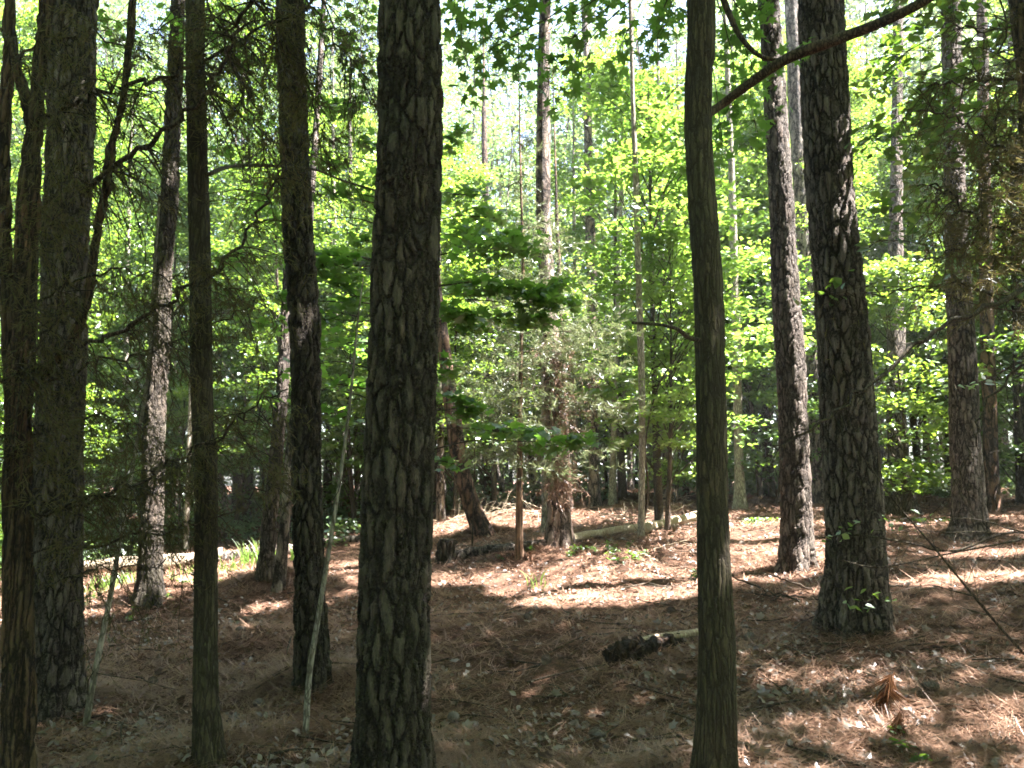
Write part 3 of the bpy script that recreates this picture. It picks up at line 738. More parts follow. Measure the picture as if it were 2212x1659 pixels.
# ------------------------------------------------------------------ crowns overhead
def crown(key, cx, cy, cz, rx, ry, rz, nsp, per, kind='rhomb', size=.13, name='crown', matk='leaf_dark'):
    t = TREES[key]; ml = MB(); mt = MB()
    top = t['P'][-1]
    for i in range(nsp):
        q = rng.normal(0, 1, 3); q /= np.linalg.norm(q); q *= rng.uniform(0, 1) ** .4
        c = np.array([cx, cy, cz]) + q * np.array([rx, ry, rz])
        s = rng.uniform(.4, .85)
        spray(ml, c, s, s, s * .4, per, size, kind, .5, .1, keep=lambda C: ~shades_lit(C, 1.25))
        if i % 6 == 0:
            j = int(np.argmin(abs(t['P'][:, 2] - max(c[2] - 1.5, 6)))); twig_line(mt, t['P'][j], c, .03, .01, .07, 8, 5, -.05)
    ml.build(name, M[matk], t['root'], origin=t['o']); mt.build('branches', M['twig'], t['root'], origin=t['o'])
def ov(key, dx, dy, cz, r, nsp, per=60, rz=2.0):
    o_ = TREES[key]['P'][-1]; crown(key, o_[0] + dx, o_[1] + dy, cz, r, r, rz, nsp, per)
ov('T1', .8, -.5, 11.5, 4.0, 240)
ov('T2', 1.6, -.8, 9.5, 3.6, 240)
ov('T3', 1.8, .3, 12.5, 4.2, 260)
ov('T4', .8, 1.0, 13.5, 3.6, 230)
ov('T6', 1.2, -1.5, 12.5, 4.2, 230)
ov('L2', .5, 0, 13, 3.6, 150)
ov('L3', .3, -.3, 8.5, 2.6, 120, rz=1.4)
ov('L4', .8, 0, 12.5, 3.3, 150)
ov('L5', .5, .5, 14, 3.0, 100)
ov('C1', 1.5, 1, 15.5, 3.6, 150)
print('LIT', [tuple(round(q, 1) for q in l) for l in LIT])


# ------------------------------------------------------------------ the wood goes on all round
def surrounding():
    ml = MB()
    k = 0
    while k < 270:
        x = rng.uniform(-32, 34); y = rng.uniform(-26, 34)
        r_ = math.hypot(x, y)
        if r_ < (5.0 if y < 0 else 6.5) or r_ > 34: continue
        if y > 0 and abs(x) < .80 * y + 2.5: continue
        k += 1; g0 = float(terr0(x, y)); H = rng.uniform(7, 17); rad = rng.uniform(1.8, 3.0)
        for j in range(int(H * 3.0)):
            h = rng.uniform(.3, H); a = rng.uniform(0, 6.28); q = rad * rng.uniform(0, 1) ** .5; s_ = rng.uniform(.6, 1.1)
            spray(ml, (x + math.cos(a) * q, y + math.sin(a) * q, g0 + h), s_, s_, s_ * .4, 26, .26, 'rhomb', .6, .2, keep=lambda C: ~shades_lit(C, 1.8))
    for j in range(4000):            # leaf sprays added overhead for shade, cleared above the sunny patches
        x = rng.uniform(-13, 16); y = rng.uniform(-15, 9.5); z = rng.uniform(9.5, 15) + max(0, y) * .35
        s_ = rng.uniform(.5, 1.1)
        spray(ml, (x, y, z), s_, s_, s_ * .4, 40, .17, 'rhomb', .5, .2, keep=lambda C: ~shades_lit(C, 1.35))
    ml.build('surrounding_wood', M['leaf_dark'], kind='stuff', label='mass of leafy woodland going on to both sides, with shading leaves added overhead', category='woodland')
surrounding()

# ------------------------------------------------------------------ cedars: wiry branches, wisps and feathery sprays
def slivers(mb, C, D, length, width, jit=.35):
    N = len(C)
    if not N: return
    D = D / (np.linalg.norm(D, axis=1)[:, None] + 1e-9)
    s = np.cross(D, rng.normal(0, 1, (N, 3))); s /= np.linalg.norm(s, axis=1)[:, None] + 1e-9
    L = length * (1 + rng.uniform(-jit, jit, N))
    P = np.stack([C - s * width / 2, C + s * width / 2, C + D * L[:, None] + s * width * .2], 1)
    mb.add(P.reshape(-1, 3), np.arange(N * 3).reshape(-1, 3), np.repeat(rng.uniform(0, 1, N), 3))

def wiry(mw, ml, path, r0, r1, n_tw=14, tw_len=.35, sub=3, leafy=0, lw=.006, ll=.05, droop=.5, k=6, wob=.015, planar=1.0):
    P = smooth_path(path, max(10, 5 * len(path)))
    P[1:-1] += rng.normal(0, wob, P[1:-1].shape)
    tube(mw, P, np.linspace(r0, r1, len(P)), k)
    n = len(P)
    for i in range(n_tw):
        j = rng.integers(1, n - 1); t = P[j + 1 if j + 1 < n else j] - P[j - 1]; t /= np.linalg.norm(t) + 1e-9
        side = np.cross(t, (0, rng.choice([-1, 1]), rng.normal(0, .6))); side /= np.linalg.norm(side) + 1e-9
        d = t * rng.uniform(.2, .9) + side * rng.uniform(.3, 1) * rng.choice([-1, 1]) + np.array([0, rng.normal(0, .5) * planar, -droop * rng.uniform(.2, 1)])
        d /= np.linalg.norm(d); L = tw_len * rng.uniform(.35, 1.3)
        m_ = 6; tt = np.linspace(0, 1, m_)[:, None]
        Q = P[j] + d * L * tt + np.array([0, 0, -1]) * droop * L * .5 * tt ** 2 + np.cumsum(rng.normal(0, L * .03, (m_, 3)), 0) * tt
        ra = max(r1 * .7, .0018)
        tube(mw, Q, np.linspace(ra, ra * .4, m_), 4)
        for q in range(sub):
            a = rng.integers(1, m_); d2 = (Q[a] - Q[a - 1]); d2 = d2 / (np.linalg.norm(d2) + 1e-9) + rng.normal(0, .7, 3) + np.array([0, 0, -droop * .6]); d2 /= np.linalg.norm(d2)
            e = Q[a] + d2 * L * rng.uniform(.2, .6); mid_ = (Q[a] + e) / 2 + rng.normal(0, L * .03, 3)
            tube(mw, np.array([Q[a], mid_, e]), [ra * .5, ra * .4, ra * .25], 3)
            if leafy:
                c = Q[a] + (e - Q[a]) * rng.uniform(0, 1, leafy)[:, None]
                slivers(ml, c, d2[None] + rng.normal(0, .7, (leafy, 3)) + np.array([[0, 0, -.5]]), ll, lw)
        if leafy:
            c = Q[0] + (Q[-1] - Q[0]) * rng.uniform(0, 1, leafy)[:, None]
            slivers(ml, c, d[None] + rng.normal(0, .7, (leafy, 3)) + np.array([[0, 0, -.5]]), ll, lw)
    return P

def feather(ml, u, v, Y, ru, rv, n, length=.10, width=.012, per=22, up=-.15, depth=.6):
    """feathery tufts in the picture ellipse (u,v,ru,rv) at distance Y"""
    c0 = PY(u, v, Y)
    q = rng.normal(0, .5, (n, 3)) * np.array([ru / F * Y, depth, rv / F * Y]) + c0
    D = rng.normal(0, 1, (n, 3)) * np.array([1, 1, .45]) + np.array([0, 0, up]); D /= np.linalg.norm(D, axis=1)[:, None]
    C = np.repeat(q, per, 0) + np.repeat(D, per, 0) * rng.uniform(0, 2.2 * length, (n * per, 1)) + rng.normal(0, .012, (n * per, 3))
    slivers(ml, C, np.repeat(D, per, 0) + rng.normal(0, .55, (n * per, 3)), length * .8, width)

# --- cedar at the left edge
YL = 4.4
def pl(pts, Y0=YL, Y1=None):
    Y1 = Y0 if Y1 is None else Y1; n = len(pts)
    return [PY(u, v, Y0 + (Y1 - Y0) * i / (n - 1)) for i, (u, v) in enumerate(pts)]
g_ = PY(40, 1620, YL)
zl = float(terr(g_[0], YL, False))
root = empty('cedar_tree', (g_[0], YL, zl), 'shaggy cedar with several stems and wiry dead branches, left edge', 'tree'); o = np.array(root.location)
mb = MB()
foot = np.array([g_[0], YL, zl - .1])
P = smooth_path([foot] + pl([(38, 1500), (42, 1200), (40, 900), (46, 720), (54, 560), (66, 370), (80, 240), (90, 120), (102, 0), (115, -200), (120, -500)]), 160)
def shag(th, i, path):
    return 1 + .16 * np.sin(3 * th + path[:, 2:3] * 2.3) + .08 * np.sin(7 * th - path[:, 2:3] * 4)
tube(mb, P, np.interp(np.linspace(0, 1, 160), [0, .05, .25, .45, .6, 1], [.10, .072, .062, .058, .036, .024]), 48, radfun=shag)
mb.build('trunk', M['cedar'], root, origin=o)
for pts, r0, r1 in [([(30, 900), (18, 700), (8, 480), (12, 250), (22, 60), (10, -150)], .036, .024),
                    ([(62, 420), (75, 330), (55, 210), (30, 120), (20, 0), (15, -120)], .03, .022),
                    ([(60, 850), (110, 790), (150, 745), (186, 655), (200, 560), (215, 470), (230, 400), (233, 350), (258, 250), (273, 167), (287, 0), (295, -150)], .022, .016)]:
    mb = MB(); tube(mb, smooth_path(pl(pts), 60), np.linspace(r0, r1, 60), 16, radfun=shag); mb.build('stem', M['cedar'], root, origin=o)
mw = MB(); ml = MB()
for pts, r0, r1, nt, Y0, Y1 in [
    ([(90, 255), (140, 235), (200, 207), (267, 185), (350, 167), (433, 137), (533, 77), (633, 27), (720, -20)], .014, .007, 55, YL, YL - .3),
    ([(180, 425), (233, 370), (300, 323), (400, 247), (467, 167), (500, 87), (540, 0), (560, -60)], .016, .009, 45, YL, YL - .5),
    ([(50, 800), (110, 775), (233, 726), (333, 670), (410, 623), (480, 570), (530, 500), (580, 430), (605, 370), (617, 310)], .013, .005, 60, YL, YL - .6),
    ([(60, 830), (117, 816), (233, 783), (333, 753), (410, 720), (500, 690), (560, 640)], .009, .004, 40, YL, YL + .3),
    ([(90, 1110), (187, 1073), (300, 1036), (353, 1010), (417, 970), (500, 915), (560, 870), (622, 840)], .011, .004, 50, YL, YL - .4),
    ([(60, 1120), (180, 1082), (300, 1072), (353, 1032), (400, 1000), (470, 960)], .009, .004, 30, YL, YL + .1),
    ([(60, 1200), (247, 1166), (330, 1155), (420, 1133), (500, 1106), (570, 1050), (600, 1020)], .008, .004, 26, YL, YL + .2),
    ([(60, 1290), (170, 1235), (250, 1228), (360, 1214), (420, 1205)], .006, .003, 16, YL, YL + .3),
    ([(40, 700), (100, 640), (180, 600), (260, 585), (330, 590), (420, 600), (520, 628)], .009, .003, 36, YL, YL - .2),
    ([(20, 500), (90, 450), (150, 380), (220, 350), (300, 352), (380, 340)], .009, .003, 30, YL, YL + .2),
    ([(0, 820), (60, 790), (110, 700), (150, 600)], .010, .004, 24, YL - .3, YL - .4),
    ([(0, 600), (60, 560), (100, 490), (160, 430)], .008, .003, 24, YL - .4, YL - .5),
    ([(20, 150), (90, 90), (180, 75), (280, 95), (350, 60), (450, 20)], .009, .003, 36, YL, YL - .2),
    ([(0, 60), (60, 150), (120, 240), (160, 330)], .007, .003, 20, YL - .3, YL - .4),
    ([(30, 960), (90, 920), (180, 900), (260, 905), (340, 940)], .008, .003, 26, YL, YL + .2),
    ([(60, 1010), (20, 960), (-30, 900)], .010, .006, 14, YL, YL - .2),
    ([(540, -30), (600, 60), (650, 150), (690, 260), (700, 330)], .007, .003, 46, YL - .2, YL),
    ([(440, -30), (480, 80), (520, 190), (560, 300), (570, 380)], .007, .003, 46, YL - .2, YL),
    ([(640, -30), (700, 50), (760, 130), (800, 220)], .006, .003, 40, YL, YL + .2)]:
    wiry(mw, ml, pl(pts, Y0, Y1), r0, r1, int(nt * 1.5), .30, 4, 6, .0055, .05, .75)
mw.build('dead_branches', M['twig'], root, origin=o)
for (u, v, ru, rv, n) in [(160, 880, 110, 60, 26), (140, 980, 90, 50, 22), (230, 960, 90, 40, 26), (240, 1150, 60, 45, 50), (480, 150, 100, 110, 60), (560, 60, 100, 70, 70), (640, 200, 60, 90, 40), (530, 300, 60, 70, 24),
                          (90, 420, 80, 160, 8), (270, 80, 110, 70, 34), (330, 200, 110, 50, 24), (40, 1150, 40, 200, 6), (300, 640, 130, 80, 30), (780, 60, 40, 60, 40), (500, 640, 80, 60, 14), (480, 900, 80, 60, 24), (160, 1050, 80, 40, 24), (560, 1020, 50, 40, 18)]:
    feather(ml, u, v, YL, ru, rv, n, .07, .0055, 18, -.9, .35)
ml.build('sprays', M['cedar_dark'], root, origin=o)

# --- middle cedar C5: feathery grey green sprays
t = TREES['C5']; ml = MB(); mw = MB(); Yc = t['Y']
for (u, v, ru, rv, n) in [(1080, 860, 80, 45, 150), (1040, 900, 50, 50, 70), (1120, 790, 80, 50, 110), (1200, 760, 80, 50, 130), (1270, 720, 80, 50, 120), (1300, 790, 60, 30, 50), (1110, 640, 80, 60, 90), (1200, 640, 60, 60, 70),
                          (1150, 930, 60, 40, 80), (1080, 980, 80, 30, 60), (1170, 1010, 60, 30, 60), (1060, 720, 60, 50, 60), (1150, 540, 60, 30, 50), (1110, 400, 40, 50, 40), (1180, 500, 40, 30, 40), (1130, 320, 30, 40, 26), (1260, 980, 50, 30, 30),
                          (1340, 880, 40, 30, 30), (1000, 820, 30, 40, 30), (1240, 860, 50, 40, 40)]:
    if rng.uniform() < 2:
        tw = along(t, v)[0]; e = PY(u, v, Yc + rng.uniform(-.5, .5))
        wiry(mw, ml, [tw, (tw + e) / 2 + np.array([0, 0, .05]), e], .010, .004, 8, .3, 3, 4, .010, .07, .4)
    feather(ml, u, v, Yc, ru, rv, int(n * .72), .11, .011, 22, .05, .7)
ml.build('sprays', M['cedar_leaf'], t['root'], origin=t['o']); mw.build('branches', M['twig'], t['root'], origin=t['o'])
t = TREES['C1']; ml = MB(); mw = MB()
for v in np.arange(740, 1080, 17):
    p, r_ = along(t, v)
    e = p + np.array([rng.uniform(-.6, .6), -.3, rng.uniform(.0, .15)])
    wiry(mw, ml, [p, (p + e) / 2, e], .009, .004, 6, .2, 2, 6, .008, .09, .8)
    feather(ml, 1203, v, t['Y'] - .25, 24, 14, 9, .13, .008, 16, -1.3, .12)
ml.build('hanging_dead_needles', M['needle'], t['root'], origin=t['o']); mw.build('dead_branches', M['palewood'], t['root'], origin=t['o'])

# --- cedar beyond the right edge, its limbs reach in
YR = 4.7
bx = PY(2300, 900, YR); zr = float(terr(bx[0], YR, False))
root = empty('cedar_tree', (bx[0], YR, zr), 'cedar at the right edge with brown drooping sprays and long bare limbs', 'tree'); o = np.array(root.location)
mb = MB(); P = smooth_path([[bx[0] + .05, YR, zr - .1], [bx[0], YR, zr + 2], [bx[0] - .05, YR, zr + 4.5], [bx[0], YR, zr + 7]], 60)
tube(mb, P, np.linspace(.10, .04, 60), 24, radfun=shag); mb.build('trunk', M['cedar'], root, origin=o)
mw = MB(); ml = MB()
for pts, r0, r1, nt, Y0, Y1, lf in [
    ([(2300, 590), (2212, 632), (2080, 682), (1960, 762), (1860, 850), (1760, 925), (1700, 955), (1680, 972)], .017, .004, 14, YR, YR - .4, 0),
    ([(2300, 700), (2212, 660), (2100, 625), (2060, 610), (1950, 630), (1850, 640), (1790, 640)], .010, .003, 16, YR, YR + .1, 2),
    ([(2300, 760), (2200, 800), (2120, 900), (2090, 980), (2060, 1050)], .010, .004, 12, YR, YR + .2, 0),
    ([(2300, 300), (2200, 330), (2130, 300), (2060, 250), (1980, 240)], .012, .005, 40, YR, YR - .1, 5),
    ([(2300, 450), (2212, 500), (2120, 480), (2060, 420), (2010, 400)], .012, .005, 40, YR, YR, 6),
    ([(2300, 200), (2180, 170), (2100, 180), (2000, 190)], .011, .005, 36, YR, YR, 6),
    ([(2260, 560), (2180, 420), (2150, 300), (2170, 160), (2160, 0)], .012, .006, 40, YR, YR, 6),
    ([(2260, 520), (2150, 520), (2080, 540), (2000, 560)], .008, .003, 34, YR, YR + .1, 6),
    ([(2300, 100), (2212, 60), (2120, 70), (2040, 40)], .010, .005, 36, YR, YR, 4)]:
    wiry(mw, ml, pl(pts, Y0, Y1), r0, r1, nt, .30, 3, lf, .006, .05, .6)
mw.build('limbs', M['twig'], root, origin=o)
for (u, v, ru, rv, n) in [(2150, 400, 90, 90, 90), (2190, 250, 60, 80, 50), (2100, 300, 60, 50, 30), (2180, 530, 60, 30, 50), (2100, 480, 60, 40, 30), (2060, 560, 60, 60, 22), (2200, 330, 30, 60, 30), (2160, 620, 60, 60, 20)]:
    feather(ml, u, v, YR, ru, rv, n, .08, .006, 20, -1.0, .35)
ml.build('sprays', M['cedar_dark'], root, origin=o)

# --- round leaved small tree reaching in at the upper right
bx = PY(2330, 900, 6.2); zr = float(terr(bx[0], 6.2, False))
root = empty('holly_tree', (bx[0], 6.2, zr), 'small tree with dark oval leaves filling the upper right corner', 'tree'); o = np.array(root.location)
mb = MB(); mt = MB(); ml = MB()
tube(mb, smooth_path([[bx[0], 6.2, zr - .1], [bx[0] - .05, 6.2, zr + 3], [bx[0] - .3, 6.2, zr + 6.5]], 30), np.linspace(.07, .02, 30), 12); mb.build('trunk', M['hard'], root, origin=o)
for (u, v, ru, rv, n) in [(1900, 170, 70, 45, 90), (1960, 240, 80, 50, 130), (2040, 190, 70, 60, 130), (2100, 120, 80, 50, 120), (1880, 300, 50, 50, 60), (1960, 360, 60, 50, 80), (2060, 330, 70, 60, 110), (2160, 200, 60, 60, 90), (2180, 60, 70, 50, 100),
                          (1950, 460, 60, 30, 50), (2040, 450, 60, 40, 60), (2100, 560, 60, 30, 40), (2000, 60, 80, 40, 70), (1900, 520, 60, 20, 24), (1870, 620, 60, 16, 22), (1760, 640, 60, 20, 24), (2170, 800, 40, 40, 26), (1900, 40, 60, 40, 60), (1960, 110, 60, 40, 60), (2060, 20, 70, 30, 60), (2140, 280, 50, 50, 50), (1990, 300, 60, 40, 60), (2080, 250, 60, 40, 60)]:
    st = PY(2330, v + 60, 6.2)
    blob(ml, mt, st, u, v, 6.2 + rng.uniform(-.6, .6), ru, rv, n, .085, 'oval', .6, .5, .008, 3, .3)
ml.build('foliage', M['leaf'], root, origin=o); mt.build('branches', M['twig'], root, origin=o)

# ------------------------------------------------------------------ thin saplings and bare stems
def stem(name, label, pts, Y, r0, r1, matk, k=10, twigs=0, cat='sapling', leafy=None, Y1=None):
    P = smooth_path(pl(pts, Y, Y1 or Y), 40)
    z0 = float(terr(P[0][0], P[0][1], False)); P[0][2] = min(P[0][2], z0 - .03)
    root = empty(name, (P[0][0], P[0][1], z0), label, cat); o = np.array(root.location)
    mb = MB(); tube(mb, P, np.linspace(r0, r1, 40), k); mb.build('stem', M[matk], root, origin=o)
    if twigs:
        mw = MB(); ml = MB(); wiry(mw, ml, P[::5], r1 * .5, r1 * .5, twigs, .45, 3, 0, droop=.1)
        mw.build('twigs', M['twig'], root, origin=o)
    if leafy:
        ml = MB(); mt = MB()
        for (u, v, ru, rv, n, sz) in leafy:
            q = P[int(np.argmin(abs(P[:, 2] - PY(u, v, Y)[2])))]
            blob(ml, mt, q, u, v, Y, ru, rv, n, sz, 'oval', .6, .25, .004, 2, .3)
        ml.build('leaves', M['leaf'], root, origin=o); mt.build('twigs', M['twig'], root, origin=o)
    return root
Ys = ghit(186, 1560)[1]
stem('sapling', 'bent grey sapling curving up beside the broad left pine', [(186, 1565), (200, 1480), (220, 1380), (240, 1280), (262, 1150), (288, 1000), (318, 820), (330, 640), (345, 420)], Ys, .023, .008, 'pale', 12, 10)
Ys = ghit(660, 1590)[1]
stem('sapling', 'slim leaning sapling crossing the foot of the dark medium pine', [(660, 1592), (668, 1460), (688, 1330), (712, 1180), (738, 1010), (758, 850), (772, 700), (785, 600)], Ys, .021, .004, 'pale', 12, 8)
stem('sapling', 'bare sapling leaning in from the lower right corner', [(2330, 1530), (2212, 1412), (2130, 1320), (2050, 1222), (1990, 1150), (1930, 1080), (1860, 980)], 4.6, .009, .004, 'twig', 8, 22,
     leafy=[(1870, 1300, 60, 30, 18, .05), (1990, 1140, 50, 20, 8, .04)], Y1=5.0)
stem('sapling', 'thin sapling whose bare branch crosses before the big pine foot', [(2400, 1240), (2212, 1150), (2060, 1190), (1960, 1172), (1850, 1156), (1765, 1162)], 4.9, .009, .004, 'twig', 8, 18,
     leafy=[(1830, 1150, 50, 20, 16, .05), (1950, 1120, 40, 14, 8, .045)])
stem('sapling', 'forked thin sapling reaching left across the straw at right', [(2400, 1130), (2212, 1165), (2050, 1196), (1900, 1225), (1810, 1208)], 5.1, .007, .003, 'twig', 8, 10)
stem('sapling', 'tall whippy sapling left of the middle cedar', [(1020, 1180), (1024, 1040), (1030, 900), (1060, 760)], ghit(1020, 1180)[1], .012, .005, 'twig', 8, 10)
stem('sapling', 'dark sapling with vine, right of the middle of the clearing', [(1384, 1160), (1400, 1060), (1394, 960), (1420, 840), (1470, 760)], ghit(1384, 1160)[1] , .020, .008, 'twig', 8, 14)

# ------------------------------------------------------------------ fallen logs
def log(name, label, pts, rpx, matk, k=20, knob=.10, taper=1.0, cat='log', group=None):
    """pts: picture points where the underside meets the ground"""
    G = [ghit(u, v) for u, v in pts]; Gs = smooth_path(G, 50)
    rad = np.array([rpx / F * p[1] for p in Gs]) * np.linspace(1, taper, 50)
    Gs[:, 2] = np.maximum(terr(Gs[:, 0], Gs[:, 1], False), Gs[:, 2]) + rad * .75
    Gs[:, 2] = np.convolve(np.pad(Gs[:, 2], 6, mode='edge'), np.ones(13) / 13, mode='valid')
    root = empty(name, Gs[25], label, cat, group); o = np.array(root.location)
    mb = MB()
    def rf(th, i, path): return 1 + knob * np.sin(th * 2 + i * .22) + knob * .7 * np.sin(th * 5 + i * .5) + knob * .8 * np.sin(i * .6 + th) + knob * np.where((i < 2) | (i > 47), np.sin(th * 7) * .8, 0)
    tube(mb, Gs, rad, k, cap=True, radfun=rf); mb.build('trunk', M[matk], root, origin=o)
    return root, Gs, rad
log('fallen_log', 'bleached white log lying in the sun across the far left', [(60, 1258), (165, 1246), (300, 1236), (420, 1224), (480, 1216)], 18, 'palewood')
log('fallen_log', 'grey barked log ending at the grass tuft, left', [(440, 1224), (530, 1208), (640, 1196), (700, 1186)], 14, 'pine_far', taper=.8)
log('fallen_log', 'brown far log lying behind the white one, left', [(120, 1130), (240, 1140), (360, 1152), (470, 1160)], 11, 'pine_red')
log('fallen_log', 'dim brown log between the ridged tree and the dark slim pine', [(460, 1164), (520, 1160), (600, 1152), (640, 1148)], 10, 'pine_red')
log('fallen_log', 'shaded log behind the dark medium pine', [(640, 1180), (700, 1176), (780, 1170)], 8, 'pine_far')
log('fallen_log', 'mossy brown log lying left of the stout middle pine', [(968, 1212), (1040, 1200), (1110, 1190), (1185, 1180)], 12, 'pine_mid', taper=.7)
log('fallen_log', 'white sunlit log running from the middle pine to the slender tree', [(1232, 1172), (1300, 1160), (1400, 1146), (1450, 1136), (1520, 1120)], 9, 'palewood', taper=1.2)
# broken rotten log in front
G0 = ghit(1315, 1438); G1 = ghit(1400, 1412); G2 = ghit(1500, 1388)
Gp = smooth_path([G0, G1, G2], 40); Gp[:, 2] += .05
root = empty('rotten_log', Gp[15], 'short rotten log with dark hollow end and pale bare top, front of clearing', 'log'); o = np.array(root.location)
mb = MB()
def rf(th, i, path): return 1 + .18 * np.sin(th * 3 + i * .3) + .15 * np.sin(th * 6 + i * .7) + .12 * np.sin(i * 1.1 + th * 2)
tube(mb, Gp[:34], np.interp(np.arange(34), [0, 3, 18, 33], [.06, .088, .072, .04]), 22, cap=True, radfun=rf); mb.build('rotten_core', bark_mat('rotten_wood', plate=(.05, .03, .02), red=(.09, .04, .02), green=(.03, .025, .015), disp=.02), root, origin=o)
mb = MB(); Gq = smooth_path([Gp[8] + (0, .03, .05), Gp[20] + (0, .02, .05), Gp[30] + (0, 0, .035), Gp[39] + (.05, 0, .03)], 30)
tube(mb, Gq, np.interp(np.arange(30), [0, 5, 22, 29], [.006, .022, .030, .026]), 16, cap=True, radfun=lambda th, i, p: 1 + .05 * np.sin(th * 3 + i * .2)); mb.build('bare_wood', M['palewood'], root, origin=o)

# stump
p = ghit(962, 1214); root = empty('stump', p, 'small dark rotten stump at the end of the mossy log', 'stump'); o = np.array(root.location)
mb = MB(); tube(mb, smooth_path([p + (0, 0, -.1), p + (0, 0, .12), p + (.02, 0, .30)], 14), np.linspace(.13, .10, 14), 26, cap=True, radfun=lambda th, i, q: 1 + .15 * np.sin(th * 4) + .1 * np.sin(th * 9 + i) + (i > 11) * .25 * np.sin(th * 5))
mb.build('stump_wood', M['pine'], root, origin=o)

# ------------------------------------------------------------------ dead branches on the ground
def deadfall(label, u, v, spread_u, n, L, matk='palewood', up=.35):
    p = ghit(u, v); root = empty('dead_branch', p, label, 'branch', None); o = np.array(root.location); mw = MB(); ml = MB()
    for i in range(n):
        x = p[0] + rng.uniform(-1, 1) * spread_u / F * p[1]; y = p[1] + rng.normal(0, .5); z = float(terr(x, y)) + .02
        a = rng.uniform(-.5, .5) + (math.pi if rng.uniform() < .5 else 0); l = L * rng.uniform(.4, 1.2)
        e = np.array([x + l * math.cos(a), y + l * .5 * math.sin(a), z + up * l * rng.uniform(0, 1.2)]); m_ = (np.array([x, y, z]) + e) / 2 + np.array([0, 0, l * .12 * rng.uniform(-.5, 1.5)])
        wiry(mw, ml, [np.array([x, y, z]), m_, e], .011, .004, 4, l * .45, 1, 0, droop=-.2, wob=.01, k=5)
    mw.build('twigs', M[matk], root, origin=o)
deadfall('pale curved dead branches behind the middle cedar', 1110, 1110, 90, 16, .8)
deadfall('grey dead branches heaped against the leaning reddish pine', 980, 1130, 70, 14, .9)
deadfall('sunlit bleached dead branches beside the white log', 1410, 1120, 80, 16, .6)
deadfall('dry pale branches before the thicket, left of the slender tree', 1440, 1085, 60, 8, .7)
deadfall('pale forked dead stick standing in the sunny patch', 1400, 1195, 30, 3, .5, up=.8)
deadfall('thin dark dead twigs sticking out of the straw left of the big pine', 1720, 1300, 60, 7, .7, 'twig', .3)
deadfall('dead branches lying near the white log at far left', 230, 1190, 80, 8, .7)

# ------------------------------------------------------------------ grass, seedlings, rusty sprigs
def tuft(label, u, v, ru, n, hpx, arch=.4):
    p = ghit(u, v); root = empty('grass_tuft', p, label, 'grass'); o = np.array(root.location); mb = MB()
    H = hpx / F * p[1]
    for i in range(n):
        x = p[0] + rng.normal(0, .5) * ru / F * p[1]; y = p[1] + rng.normal(0, .12); z = float(terr(x, y)) - .01
        h = H * rng.uniform(.5, 1.1); a = rng.uniform(0, 6.28); b = arch * h * rng.uniform(.3, 1.3)
        m_ = 6; tt = np.linspace(0, 1, m_)[:, None]
        c = np.array([x, y, z]) + np.array([math.cos(a) * b, math.sin(a) * b * .5, 0]) * tt ** 2 + np.array([0, 0, h]) * (tt - .25 * arch * tt ** 3)
        wv = np.array([.7, .7, 0]) * (np.maximum(.004, .0008 * p[1]) * (1 - tt ** 2) + .0006)
        V = np.concatenate([c - wv, c + wv]); Fc = [(q, q + 1, q + 1 + m_, q + m_) for q in range(m_ - 1)]
        mb.add(V, Fc, rng.uniform())
    mb.build('blades', M['grass'], root, origin=o)
tuft('tall green grass tuft in front of the grey barked log', 548, 1222, 42, 60, 60)
tuft('few arching pale green blades in the sunny patch', 1165, 1265, 26, 12, 50, .9)
tuft('low grass growing in the sun before the white log', 250, 1275, 70, 110, 45)
tuft('sparse grass right of the mound pine in the sun', 450, 1240, 70, 60, 30)
tuft('small grass tuft right of the slim pale leaning trunk', 638, 1210, 20, 30, 45)
def seedlings():
    mb = MB()
    for (u, v, ru, n) in [(300, 1325, 25, 4), (1960, 1650, 40, 3), (1260, 1195, 120, 22), (1640, 1130, 60, 26), (200, 1300, 60, 12), (380, 1260, 90, 16), (1500, 1250, 60, 5), (2020, 1130, 90, 18), (1350, 1210, 80, 10)]:
        p = ghit(u, v)
        for i in range(n):
            x = p[0] + rng.normal(0, .5) * ru / F * p[1]; y = p[1] + rng.normal(0, .15)
            spray(mb, (x, y, float(terr(x, y)) + .05), .05, .05, .03, 12, .045, 'oval', .5, .1)
    mb.build('seedlings', M['leaf_dark'], kind='stuff', label='tiny green seedlings dotted over the straw', category='ground cover', smooth=False)
seedlings()
def rusty(label, u, v, Y, ru, rv, n):
    c = PY(u, v, Y); z = float(terr(c[0], Y, False)); root = empty('dead_sprig', (c[0], Y, z), label, 'sprig'); o = np.array(root.location); ml = MB(); mw = MB()
    b = np.array([c[0], Y, z - .02]); e = c + np.array([ru / F * Y * .7, 0, rv / F * Y])
    tube(mw, smooth_path([b, c, e], 10), np.linspace(.006, .003, 10), 5)
    for i in range(n):
        q = b + (e - b) * rng.uniform(.3, 1); D = np.array([rng.normal(-.3, .6), rng.normal(0, .5), -1.0])
        slivers(ml, np.repeat(q[None], 16, 0) + rng.normal(0, .01, (16, 3)), np.repeat(D[None], 16, 0) + rng.normal(0, .2, (16, 3)), .12, .006)
    ml.build('needles', M['rust'], root, origin=o); mw.build('stem', M['twig'], root, origin=o)
rusty('rusty orange dead needle sprig hanging low, right foreground', 1895, 1500, 4.6, 50, 45, 12)
rusty('narrow rusty dead sprig standing near the bottom, right foreground', 1920, 1600, 4.3, 40, 55, 9)

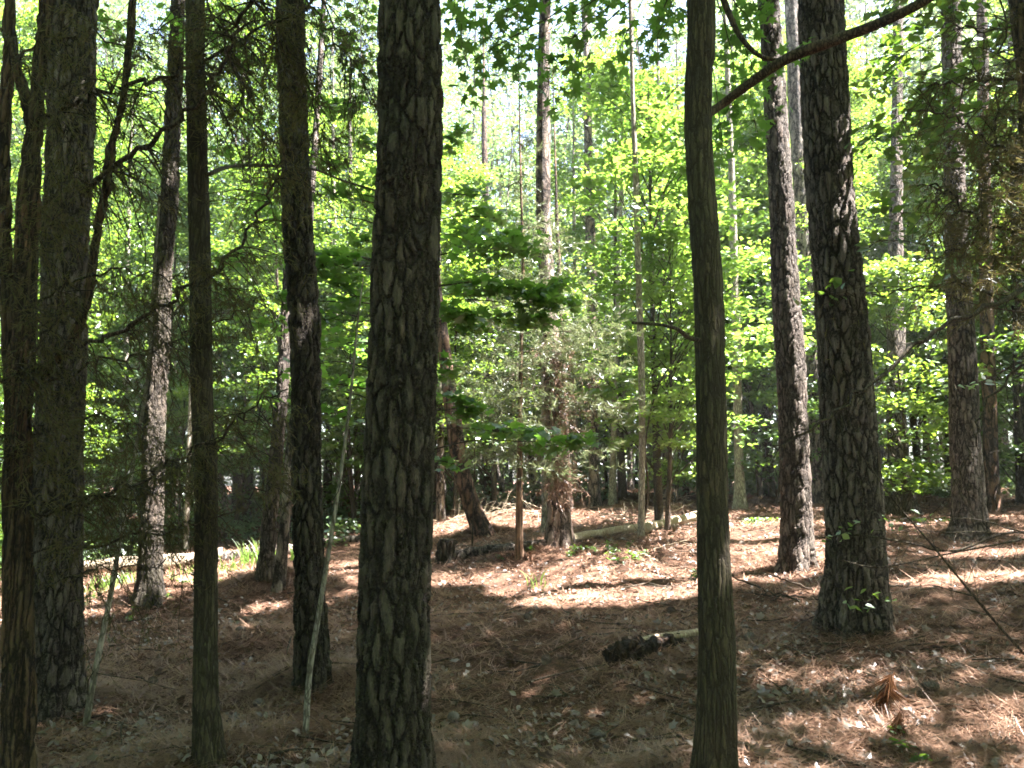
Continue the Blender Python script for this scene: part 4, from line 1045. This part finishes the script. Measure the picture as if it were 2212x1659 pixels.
# ------------------------------------------------------------------ sunlit summer air
def haze(density):
    me = bpy.data.meshes.new('haze'); x0, x1, y0, y1, z0, z1 = -70, 70, -40, 75, -4, 40
    V = [(x, y, z) for z in (z0, z1) for y in (y0, y1) for x in (x0, x1)]
    Fc = [(0, 2, 3, 1), (4, 5, 7, 6), (0, 1, 5, 4), (2, 6, 7, 3), (0, 4, 6, 2), (1, 3, 7, 5)]
    me.from_pydata(V, [], Fc); m = bpy.data.materials.new('haze_air'); m.use_nodes = True; t = m.node_tree; t.nodes.clear()
    v = t.nodes.new('ShaderNodeVolumePrincipled'); v.inputs['Color'].default_value = (.95, .97, 1, 1); v.inputs['Density'].default_value = density
    v.inputs['Anisotropy'].default_value = .4
    out = t.nodes.new('ShaderNodeOutputMaterial'); t.links.new(v.outputs[0], out.inputs['Volume'])
    me.materials.append(m); o = bpy.data.objects.new('haze', me); sc.collection.objects.link(o)
    o['kind'] = 'stuff'; o['label'] = 'thin bright summer haze hanging between the trees'; o['category'] = 'haze'
haze(.0011)

def pine_cones():
    spots = [(1560, 1480), (1180, 1440), (980, 1560), (1700, 1560), (1290, 1600), (2010, 1500), (560, 1530), (330, 1480), (1140, 1340), (1450, 1330), (1620, 1380), (520, 1370)]
    first = None
    for i, (u, v) in enumerate(spots):
        p = ghit(u, v)
        if first is None:
            mb = MB(); n = 70
            P = smooth_path([[0, -.05, .03], [0, 0, .03], [0, .05, .03]], 10)
            tube(mb, P, np.array([.006, .018, .025, .028, .028, .026, .022, .017, .011, .004]), 10)
            for q in range(n):
                t = q / n; a = q * 2.4; r_ = .030 * math.sin(math.pi * min(t * .85 + .12, 1)) ; y = -.05 + .1 * t
                c = np.array([math.cos(a) * r_, y, .03 + math.sin(a) * r_]); d = np.array([math.cos(a), .6, math.sin(a)]) * .011; sd = np.cross(d, (0, 1, 0)); sd = sd / np.linalg.norm(sd) * .008
                mb.add([c - sd, c + sd, c + d + sd * .6, c + d - sd * .6], [(0, 1, 2, 3)], .3)
            o_ = first = mb.build('pine_cone', M['dryleaf'], smooth=False)
        else:
            o_ = first.copy(); sc.collection.objects.link(o_)
        o_.location = (p[0], p[1], float(terr(p[0], p[1]))); o_.rotation_euler = (0, 0, rng.uniform(0, 6.28))
        o_['label'] = 'small brown open pine cone lying on the straw'; o_['category'] = 'pine cone'; o_['group'] = 'pine cones scattered on the straw'
pine_cones()
